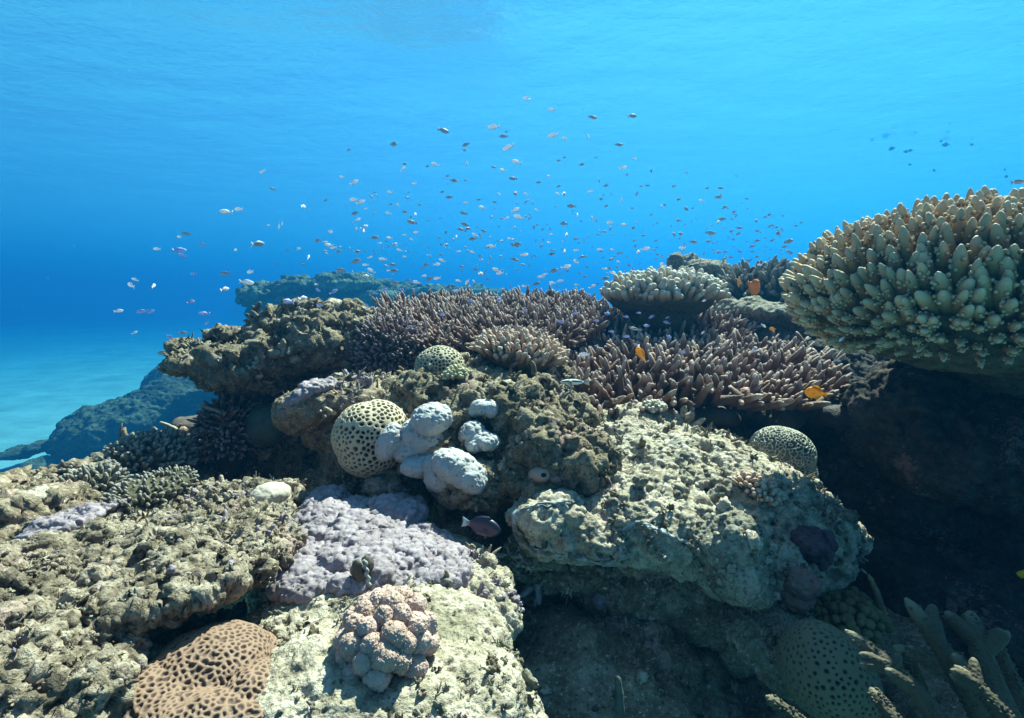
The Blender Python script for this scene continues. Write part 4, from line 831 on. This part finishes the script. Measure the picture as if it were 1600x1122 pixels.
# ------------------------------------------------------------------ fish
def fish_mesh(name, Hh=0.21, Wd=0.09, fork=0.5, dorsal=0.06, slim=1.0, nose=0.5):
    """unit length fish, head at +X, belly down; attributes: up (belly to back), fin"""
    xs = np.array([0.5, 0.485, 0.45, 0.38, 0.27, 0.12, -0.03, -0.15, -0.25, -0.31, -0.345]); hh = np.array([0.05, 0.2, 0.42, 0.7, 0.93, 1.0, 0.93, 0.72, 0.42, 0.27, 0.24]) * Hh
    ww = np.array([0.08, 0.3, 0.55, 0.85, 1, 0.98, 0.8, 0.55, 0.3, 0.16, 0.1]) * Wd; ns = 12; ang = np.linspace(0, 2 * np.pi, ns, endpoint=False)
    V = np.concatenate([np.stack([np.full(ns, x), np.cos(ang) * w, np.sin(ang) * h - 0.12 * Hh * nose * max(0, x) / .5], 1) for x, h, w in zip(xs, hh, ww)])
    m = len(xs); i = np.arange(m - 1)[:, None] * ns; j = np.arange(ns)[None]; F = np.stack([i + j, i + (j + 1) % ns, i + ns + (j + 1) % ns, i + ns + j], -1).reshape(-1, 4).tolist()
    F.append(list(range(ns))[::-1]); V = V.tolist(); upv = [math.sin(a) for a in ang] * m; fin = [0.0] * len(V)
    def sheet(pts, rim, th):
        k = len(V); n = len(pts)
        for y in (-1, 1):
            for p, e in zip(pts, rim): V.append([p[0], p[1] + y * th * (0.25 if e else 1), p[2]]); upv.append(p[2] / Hh); fin.append(1.0)
        F.append([k + q for q in range(n)]); F.append([k + n + q for q in range(n)][::-1])
        for q in range(n): F.append([k + (q + 1) % n, k + q, k + n + q, k + n + (q + 1) % n])
    c = Hh
    sheet([(-0.33, 0, .06), (-0.42, 0, .13 * (.6 + fork)), (-0.5, 0, .17 * (.6 + fork)), (-0.5 + 0.12 * fork, 0, 0.02), (-0.5 + 0.12 * fork, 0, -0.02), (-0.5, 0, -.17 * (.6 + fork)), (-0.42, 0, -.13 * (.6 + fork)), (-0.33, 0, -.06)], [0, 1, 1, 1, 1, 1, 1, 0], 0.012 * slim)
    sheet([(0.26, 0, .80 * c), (0.18, 0, .98 * c + dorsal * .8), (0.0, 0, .93 * c + dorsal), (-0.16, 0, .62 * c + dorsal * 1.1), (-0.25, 0, .42 * c + dorsal * .5), (-0.22, 0, .3 * c), (0.05, 0, .6 * c)], [0, 1, 1, 1, 1, 0, 0], 0.01)
    sheet([(0.02, 0, -.9 * c), (-0.06, 0, -.88 * c - dorsal * .9), (-0.18, 0, -.52 * c - dorsal * 1.1), (-0.25, 0, -.4 * c - dorsal * .4), (-0.22, 0, -.25 * c), (0, 0, -.6 * c)], [0, 1, 1, 1, 0, 0], 0.01)
    sheet([(0.2, 0, -.85 * c), (0.14, 0, -1.1 * c - dorsal), (0.08, 0, -.85 * c)], [0, 1, 0], 0.012)
    for s in (-1, 1):
        k = len(V); y0 = Wd * .95 * s
        for p in ((0.22, y0, -.1 * c), (0.1, y0 + .06 * s, -.05 * c), (0.07, y0 + .05 * s, -.3 * c), (0.2, y0 * 1.02, -.3 * c)): V.append(list(p)); upv.append(0); fin.append(1.0)
        F.append([k, k + 1, k + 2, k + 3])
    me = bpy.data.meshes.new(name); me.from_pydata(V, [], F); me.polygons.foreach_set('use_smooth', np.ones(len(F), bool))
    for a, v in (('up', upv), ('fin', fin), ('along', [p[0] for p in V])):
        at = me.attributes.new(a, 'FLOAT', 'POINT'); at.data.foreach_set('value', np.array(v, np.float32))
    me.update(); return me

def fish_material(name, belly, back, fin, rough=0.45, lo=-0.2, hi=0.7, tail=None, stripe=None, glow=0.0):
    m, N, L, b = newmat(name, rough, 0.4); c = mixc(N, L, ramp(N, L, nmath(N, L, 'MULTIPLY_ADD' if False else 'ADD', nmath(N, L, 'MULTIPLY', attr(N, 'up'), 0.5), 0.5), [(0.5 + lo / 2, (0, 0, 0)), (0.5 + hi / 2, (1, 1, 1))]), belly, back)
    if stripe:
        s = ramp(N, L, nmath(N, L, 'ADD', nmath(N, L, 'MULTIPLY', attr(N, 'up'), 0.5), 0.5), [(0.52, (0, 0, 0)), (0.58, (1, 1, 1)), (0.74, (1, 1, 1)), (0.80, (0, 0, 0))]); c = mixc(N, L, s, c, stripe)
    c = mixc(N, L, nmath(N, L, 'MULTIPLY', attr(N, 'fin'), 0.8), c, fin)
    if tail: c = mixc(N, L, ramp(N, L, nmath(N, L, 'ADD', attr(N, 'along'), 0.5), [(0.10, (1, 1, 1)), (0.22, (0, 0, 0))]), c, tail)
    L.new(c, b.inputs['Base Color'])
    if glow:   # thin bodied fish let daylight through
        tl = N.new('ShaderNodeBsdfTranslucent'); L.new(c, tl.inputs[0]); mx = N.new('ShaderNodeMixShader'); mx.inputs[0].default_value = glow
        L.new(b.outputs[0], mx.inputs[1]); L.new(tl.outputs[0], mx.inputs[2]); L.new(mx.outputs[0], N['Material Output'].inputs['Surface'])
    return m

M['f_pale'] = fish_material('silvery_fish', (0.90, 0.86, 0.88), (0.80, 0.77, 0.84), (0.75, 0.74, 0.8), 0.35, glow=0.4)
M['f_dark'] = fish_material('slate_fish', (0.5, 0.48, 0.52), (0.30, 0.30, 0.34), (0.4, 0.4, 0.45), glow=0.35)
M['f_blue'] = fish_material('violet_blue_fish', (0.62, 0.64, 0.88), (0.36, 0.42, 0.80), (0.45, 0.5, 0.8), glow=0.3)
M['f_far'] = fish_material('dark_far_fish', (0.03, 0.035, 0.05), (0.02, 0.025, 0.04), (0.03, 0.035, 0.05))
M['f_yellow'] = fish_material('yellow_fish', (0.85, 0.47, 0.015), (0.80, 0.40, 0.01), (0.75, 0.42, 0.02), glow=0.45)
M['f_orange'] = fish_material('orange_fish', (0.78, 0.33, 0.025), (0.68, 0.24, 0.02), (0.62, 0.26, 0.03), glow=0.35)
M['f_whitehead'] = fish_material('white_face', (0.8, 0.75, 0.6), (0.8, 0.75, 0.6), (0.8, 0.7, 0.5))
M['f_purple'] = fish_material('dark_purple_fish', (0.05, 0.03, 0.06), (0.025, 0.017, 0.035), (0.035, 0.022, 0.045), tail=(0.42, 0.50, 0.52))
M['f_wrasse'] = fish_material('striped_fish', (0.78, 0.80, 0.76), (0.70, 0.72, 0.62), (0.5, 0.5, 0.45), stripe=(0.012, 0.014, 0.02), lo=0.3, hi=0.9)
M['eye'] = skin_material('fish_eye', (0.01, 0.01, 0.012), (0.01, 0.01, 0.012), rough=0.2)

FM = {'p': fish_mesh('pale_fish', 0.165, 0.075, dorsal=.045), 'd': fish_mesh('slate_fish', 0.17, 0.08, dorsal=.045), 'b': fish_mesh('blue_fish', 0.16, 0.07), 'x': fish_mesh('far_fish', 0.30, 0.1, 0.2)}
for k, mt in (('p', 'f_pale'), ('d', 'f_dark'), ('b', 'f_blue'), ('x', 'f_far')): FM[k].materials.append(M[mt])

# column, row, length in photograph pixels, kind, heading (0 swims right, 180 left, 90 away), tilt (head up +)
FISH = '''410,268,12,p 426,295,9,d 353,331,17,p 373,327,17,p 474,323,8,p 441,349,7,p 436,353,8,p 420,352,7,p 280,370,11,p 291,365,15,d 316,382,13,b 245,389,14,p 280,391,18,b 284,399,13,b 403,381,13,d 368,391,6,p
467,388,7,p 449,391,6,p 352,427,17,d 391,425,15,p 385,441,22,p 302,428,11,b 211,437,12,p 205,446,18,p 240,447,8,p 351,452,8,p 299,471,11,b 473,466,9,p 451,471,13,b 433,414,6,p 434,445,6,p 185,486,15,p 222,487,18,b 236,487,14,b
319,490,14,b 266,527,16,b 253,551,17,d 210,520,10,p 285,520,13,d 323,505,10,b 298,472,10,b 693,204,18,d 615,225,14,d 545,234,7,d 632,256,8,d 629,264,11,p 680,257,14,p 668,260,6,d 534,276,10,p 553,285,16,p 647,287,9,p 609,300,10,p
553,312,16,p 563,316,16,p 580,307,6,d 637,309,6,d 611,319,7,d 622,320,7,p 656,320,7,d 509,313,8,d 691,300,7,d 572,326,7,p 555,333,13,d 559,343,11,p 607,333,11,p 632,331,10,d 649,335,7,p 644,347,16,d 557,357,8,p 569,355,11,p
568,361,9,p 516,362,11,p 585,371,14,d 608,372,10,p 650,363,10,p 632,367,7,p 643,374,8,p 496,376,13,d 508,378,9,p 514,383,12,p 521,387,12,p 593,380,7,p 617,381,8,p 624,391,10,p 529,393,10,d 558,393,9,d 578,402,9,p 598,405,14,p 556,408,18,d
632,401,7,p 533,422,16,d 571,414,11,p 580,423,14,p 614,413,10,d 615,423,15,d 607,423,7,p 467,389,7,p 482,402,7,p 474,413,6,p 688,398,7,d 682,413,13,p 691,407,12,p 665,414,12,d 662,431,10,p 670,436,13,d 683,435,13,p 651,441,13,p
617,443,15,d 637,438,10,d 629,453,11,b 647,453,9,b 601,453,11,b 587,458,10,b 497,453,11,b 521,456,15,b 472,466,7,p 500,477,13,b 573,477,9,b 572,431,7,p 556,431,7,d 823,154,13,p 862,171,13,p 771,198,20,p 787,213,14,d 791,206,6,p
794,230,20,p 728,226,13,d 864,211,18,p 882,216,7,p 726,235,6,p 729,255,9,p 771,261,8,d 785,266,11,p 807,253,17,p 709,282,13,d 699,275,7,d 802,279,14,d 842,285,9,d 857,275,7,p 873,251,7,d 882,246,7,d 909,257,9,d 873,291,8,d
727,282,6,d 702,308,12,d 779,303,7,p 806,302,7,d 822,303,9,p 871,303,7,p 881,303,8,p 728,317,9,p 773,316,7,d 748,312,7,d 753,324,12,p 725,333,13,d 808,317,6,p 893,322,15,d 805,328,14,p 839,328,8,p 902,336,8,p 810,339,18,p
791,341,10,p 784,341,6,d 727,351,15,d 719,358,11,d 731,357,8,d 756,361,10,d 803,355,7,p 880,349,8,d 742,367,12,p 739,373,14,d 697,363,6,p 713,370,7,p 796,373,8,p 801,374,7,p 807,382,16,d 860,366,7,p 885,367,9,p 900,373,9,d
767,385,16,p 762,387,7,d 697,383,6,p 738,394,10,p 716,393,8,p 750,400,8,d 752,406,7,p 819,398,14,p 803,405,12,d 862,397,11,d 882,393,9,p 900,391,10,p 909,401,9,d 846,383,7,d 857,379,7,p 835,400,6,p 884,417,17,p 776,422,16,p
781,427,13,p 744,421,9,d 721,416,8,d 751,428,8,p 865,423,15,d 845,433,12,p 851,429,10,p 838,443,13,d 863,442,12,p 876,439,12,p 716,439,10,p 713,454,11,p 901,445,9,p 762,437,8,d 730,441,8,p 741,440,7,p 819,447,9,p 916,461,11,d
906,427,6,d 900,409,7,p 926,183,15,d 988,181,16,d 919,214,8,p 967,226,14,d 931,246,5,d 991,248,8,p 973,262,12,p 980,273,5,d 1018,267,6,p 1073,270,5,p 936,282,6,p 947,290,9,d 1002,291,6,d 1012,290,7,d 1053,291,7,d 1105,294,7,d
1126,294,9,d 923,299,10,p 971,313,9,p 947,322,7,d 988,325,7,d 1033,322,7,p 1061,311,9,d 1096,314,10,p 1122,308,13,d 1072,326,11,d 1132,324,10,d 1129,342,14,d 1122,347,9,p 925,341,9,p 953,348,8,p 975,351,12,p 990,356,6,p
946,362,7,d 1061,345,8,d 1053,366,10,d 1064,365,10,d 1110,364,17,d 1083,378,14,d 1107,377,10,d 1005,368,8,d 1066,387,11,p 1008,389,13,p 1022,390,7,d 997,394,9,p 938,390,11,p 957,390,7,p 967,396,7,d 955,405,9,d 910,401,9,d
966,409,7,p 945,420,10,p 957,426,11,p 946,435,14,d 1036,414,8,p 1030,419,8,d 1035,400,7,d 1114,390,6,d 1123,394,10,d 1131,405,10,d 914,432,7,d 925,448,13,p 1182,345,9,d 1196,339,7,d 1206,352,8,d 1143,361,9,d 1154,356,8,d
1183,361,8,d 1183,376,10,d 1175,385,11,d 1221,358,6,d 1216,365,7,p 1232,377,9,d 1226,385,11,d 1252,348,6,d 1244,353,7,d 1156,393,8,d 1183,401,8,d 1169,408,13,d 1197,411,8,d 1232,393,11,d 1187,414,10,p 1142,419,10,d 1147,415,8,d
1134,393,7,d 1142,402,8,d 1131,406,9,d 1147,331,5,d 1222,418,7,d 1201,403,6,d'''
OVER = '''978,495,9,b 998,489,8,b 1018,495,11,b 1010,509,11,b 1042,504,13,b 1043,496,8,b 1045,526,11,b 978,526,11,b 898,490,11,b 949,490,11,b 931,501,10,b 876,503,11,b 913,554,17,p 993,538,9,b 955,518,9,b 1193,509,11,p 1315,530,13,p 1264,529,7,p 1309,563,10,p 1066,550,12,b 735,470,12,b 780,468,10,b 690,492,11,b 640,510,10,b 820,485,10,b 1100,470,8,p 1180,545,9,b 1098,520,8,p'''
FARF = '1385,212,16,x 1478,226,14,x 1363,218,8,x 1430,207,8,x 1394,232,10,x 1415,237,10,x 1423,235,8,x 1470,220,9,x 1481,206,7,x 1484,194,6,x 1518,226,7,x 1422,257,6,x 1459,266,8,x 1570,265,6,x 1572,276,9,x'

def parse(s): return [(float(a), float(b), float(c), k) for a, b, c, k in (x.split(',') for x in s.split())]

def add_fish(px, py, ln, k, d, head, tilt, mesh, name, label, cat, group):
    g = RNG; c = abs(math.cos(R(head))); L_ = 0.96 * ln * U(d) / max(0.45, c)
    o = bpy.data.objects.new(name, mesh); COL.objects.link(o); o.location = Vector(P(px, py, d))
    o.rotation_mode = 'XYZ'; o.rotation_euler = (0, -R(tilt), R(head)); o.scale = (L_, L_, L_)
    return tag(o, label, cat, group)

def school():
    g = np.random.default_rng(8); S = parse(FISH); rank = sorted(range(len(S)), key=lambda i: -S[i][2]); room = 300 - len(parse(OVER)); near = set(rank[:room]); rest = []
    LOOK = {'p': 'silvery white', 'd': 'slate grey', 'b': 'violet blue'}
    for i, (px, py, ln, k) in enumerate(S):
        d = float(g.uniform(1.9, 3.0)) if py > 300 else float(g.uniform(1.5, 2.4))
        if px < 480: d = float(g.uniform(2.2, 3.2))
        if py > 440 and px < 700: d = float(g.uniform(2.1, 2.6)) if px > 590 else 1.75
        left = g.uniform() < (0.72 if k != 'd' else 0.4); head = (180 if left else 0) + g.normal(0, 24); tilt = g.normal(10 if k != 'd' else 3, 12)
        if ln <= 9 and k == 'p' and g.uniform() < .45: head = 90 + g.normal(0, 22)
        hl = head % 360
        way = 'nearly head-on' if 60 < hl < 120 or 240 < hl < 300 else ('facing left' if 90 < hl < 270 else 'facing right')
        size = 'larger' if ln >= 14 else ('small' if ln >= 9 else 'tiny')
        if px < 450: where = 'over the open sand side' if py > 400 else 'trailing off to the open water side'
        elif py < 240: where = 'in the thin top of the school'
        elif px < 700: where = 'above the hazy distant reef' if py > 380 else 'in the school high over the ledge rock'
        elif px < 930: where = 'just above the staghorn thicket' if py > 390 else 'in the middle of the school'
        elif px < 1120: where = 'just above the cream finger coral' if py > 370 else 'in the school high over the cream coral'
        else: where = 'between the school and the knobbed coral'
        lab = f'{size} {LOOK[k]} fish {way} {where}'
        if i in near: add_fish(px, py, ln, k, d, head, tilt, FM[k], 'small_fish', lab, 'fish', 'small fish schooling above the reef')
        else: rest.append((px, py, ln, d, head, tilt, k))
    # the faintest specks of the same school: one object
    ex = [(g.normal(860, 190), g.normal(385, 38), g.uniform(3, 5.5)) for _ in range(260)] + [(g.normal(1170, 50), g.normal(375, 35), g.uniform(3, 5)) for _ in range(60)]
    for x, y, l in ex:
        if 480 < x < 1240 and 250 < y < 450: rest.append((x, y, l, g.uniform(2.6, 3.2), g.uniform(0, 360), g.normal(0, 15), 'd' if g.uniform() < .6 else 'p'))
    n = len(FM['d'].vertices); co = np.empty(n * 3, np.float32); FM['d'].vertices.foreach_get('co', co); co = co.reshape(n, 3); fs = [list(p.vertices) for p in FM['d'].polygons]; at = {a: np.empty(n, np.float32) for a in ('up', 'fin', 'along')}
    for a in at: FM['d'].attributes[a].data.foreach_get('value', at[a])
    V, F, mi = [], [], []
    for q, (px, py, ln, d, head, tilt, k) in enumerate(rest):
        L_ = ln * U(d) / max(.5, abs(math.cos(R(head)))); Rm = rotm('Z', R(head)) @ rotm('Y', -R(tilt)); V.append(co @ Rm.T * L_ + P(px, py, d)); F += [[v + q * n for v in f] for f in fs]; mi += [1 if k == 'p' else 0] * len(fs)
    me = bpy.data.meshes.new('fish_specks'); me.from_pydata(np.concatenate(V).tolist(), [], F); me.polygons.foreach_set('material_index', np.array(mi, np.int32)); me.polygons.foreach_set('use_smooth', np.ones(len(F), bool))
    for a in at:
        z = me.attributes.new(a, 'FLOAT', 'POINT'); z.data.foreach_set('value', np.tile(at[a], len(rest)))
    tag(link('fish_specks', me, [M['f_dark'], M['f_pale']]), 'faintest far specks of the fish school above the reef', 'fish school', kind='stuff')
    for px, py, ln, k in parse(OVER):
        d = 1.5 if py > 535 else (1.75 if py > 505 else 1.95)
        if px < 860: d = 1.9
        if px > 1160: d = 1.6
        if px > 1300: d = 1.02
        d -= 0.12; head = 180 * (g.uniform() < .35) + g.normal(0, 20); tilt = g.normal(-8, 14); hl = head % 360; way = 'facing left' if 90 < hl < 270 else 'facing right'
        where = 'in the shadow under the cream finger coral' if 960 < px < 1060 else ('over the left staghorn thicket' if px < 960 else 'beside the dark drop')
        lab = f'{"small" if ln >= 10 else "tiny"} {"bright violet blue" if k == "b" else "pale"} fish {way} {where}'
        add_fish(px, py, ln, k, d, head, tilt, FM[k], 'small_fish', lab, 'fish', 'small fish hovering over the staghorn')
    for px, py, ln, k in parse(FARF):
        lab = {1385: 'large dark round fish, the leftmost big one in the open water above the knobbed coral', 1478: 'large dark round fish, the lower big one in the open water above the knobbed coral'}.get(int(px), 'small dark blurred fish far off in the water above the knobbed coral')
        add_fish(px, py, ln * .8, k, 15.0, 180 * (g.uniform() < .5) + g.normal(0, 15), g.normal(0, 8), FM['x'], 'dark_fish', lab, 'fish', 'dark fish far above the knobbed coral')

def single_fish(name, label, px, py, ln, d, head, tilt, mat, Hh, Wd, fork=0.3, dorsal=.06, nose=.5, eye=0.02, group=None, whiteface=False):
    u = U(d); L_ = ln * u / max(.45, abs(math.cos(R(head)))); me = fish_mesh('body', Hh, Wd, fork, dorsal, 1, nose); me.materials.append(M[mat]); t = thing(name, label, 'fish', P(px, py, d), group)
    t.rotation_euler = (0, -R(tilt), R(head)); t.scale = (L_,) * 3
    b = bpy.data.objects.new('body', me); COL.objects.link(b); b.parent = t
    V0, F0 = ico(2)
    for s in (-1, 1):
        o = bpy.data.objects.new('eye', mesh_np('eye', V0 * eye, F0)); o.data.materials.append(M['eye']); COL.objects.link(o); o.parent = t; o.location = (0.385, s * Wd * .80, .25 * Hh)
    return t

school()
YL = 'yellow and orange damselfish around the corals'
single_fish('yellow_fish', 'bright yellow fish in front of the stout staghorn at the dark drop', 1275, 614, 34, 1.25, 172, 10, 'f_yellow', .27, .09, .15, .08, group=YL)
single_fish('yellow_fish', 'orange yellow fish with pale face, diving tail-down among the staghorn tips', 1001, 553, 24, 1.45, 165, 62, 'f_yellow', .22, .09, .15, .06, group=YL)
single_fish('yellow_fish', 'deep orange tall bodied fish above the pale topped flat rock', 1177, 448, 27, 2.0, 20, -30, 'f_orange', .42, .10, .1, .1, group=YL)
single_fish('yellow_fish', 'small yellow fish seen end-on beside the deep orange fish', 1155, 441, 9, 2.1, 75, 0, 'f_yellow', .40, .10, .1, .08, group=YL)
single_fish('yellow_fish', 'tiny bright yellow fish in the shade under the flat rock', 1207, 514, 10, 1.9, 180, 5, 'f_yellow', .28, .09, .1, .06, group=YL)
single_fish('yellow_fish', 'yellow fish half out of the frame over the branching coral', 1602, 898, 24, .9, 170, 10, 'f_yellow', .25, .09, .15, .06, group=YL)
single_fish('striped_fish', 'slender white fish with a black stripe in front of the staghorn', 898, 597, 46, 1.3, 180, 0, 'f_wrasse', .10, .06, .1, .015, .2, .014)
single_fish('striped_fish', 'tiny pale striped fish in the shadow under the cream finger coral', 993, 514, 18, 1.8, 160, 12, 'f_wrasse', .12, .06, .1, .02, .2, .016)
single_fish('purple_fish', 'dark purple fish with a pale tail in the gap beside the lilac coral', 752, 822, 62, .95, -12, -8, 'f_purple', .24, .1, .2, .05)
single_fish('slim_fish', 'slim grey fish at the frame edge above the knobbed coral', 1590, 284, 24, 1.2, 5, 5, 'f_dark', .14, .07, .4, .03)
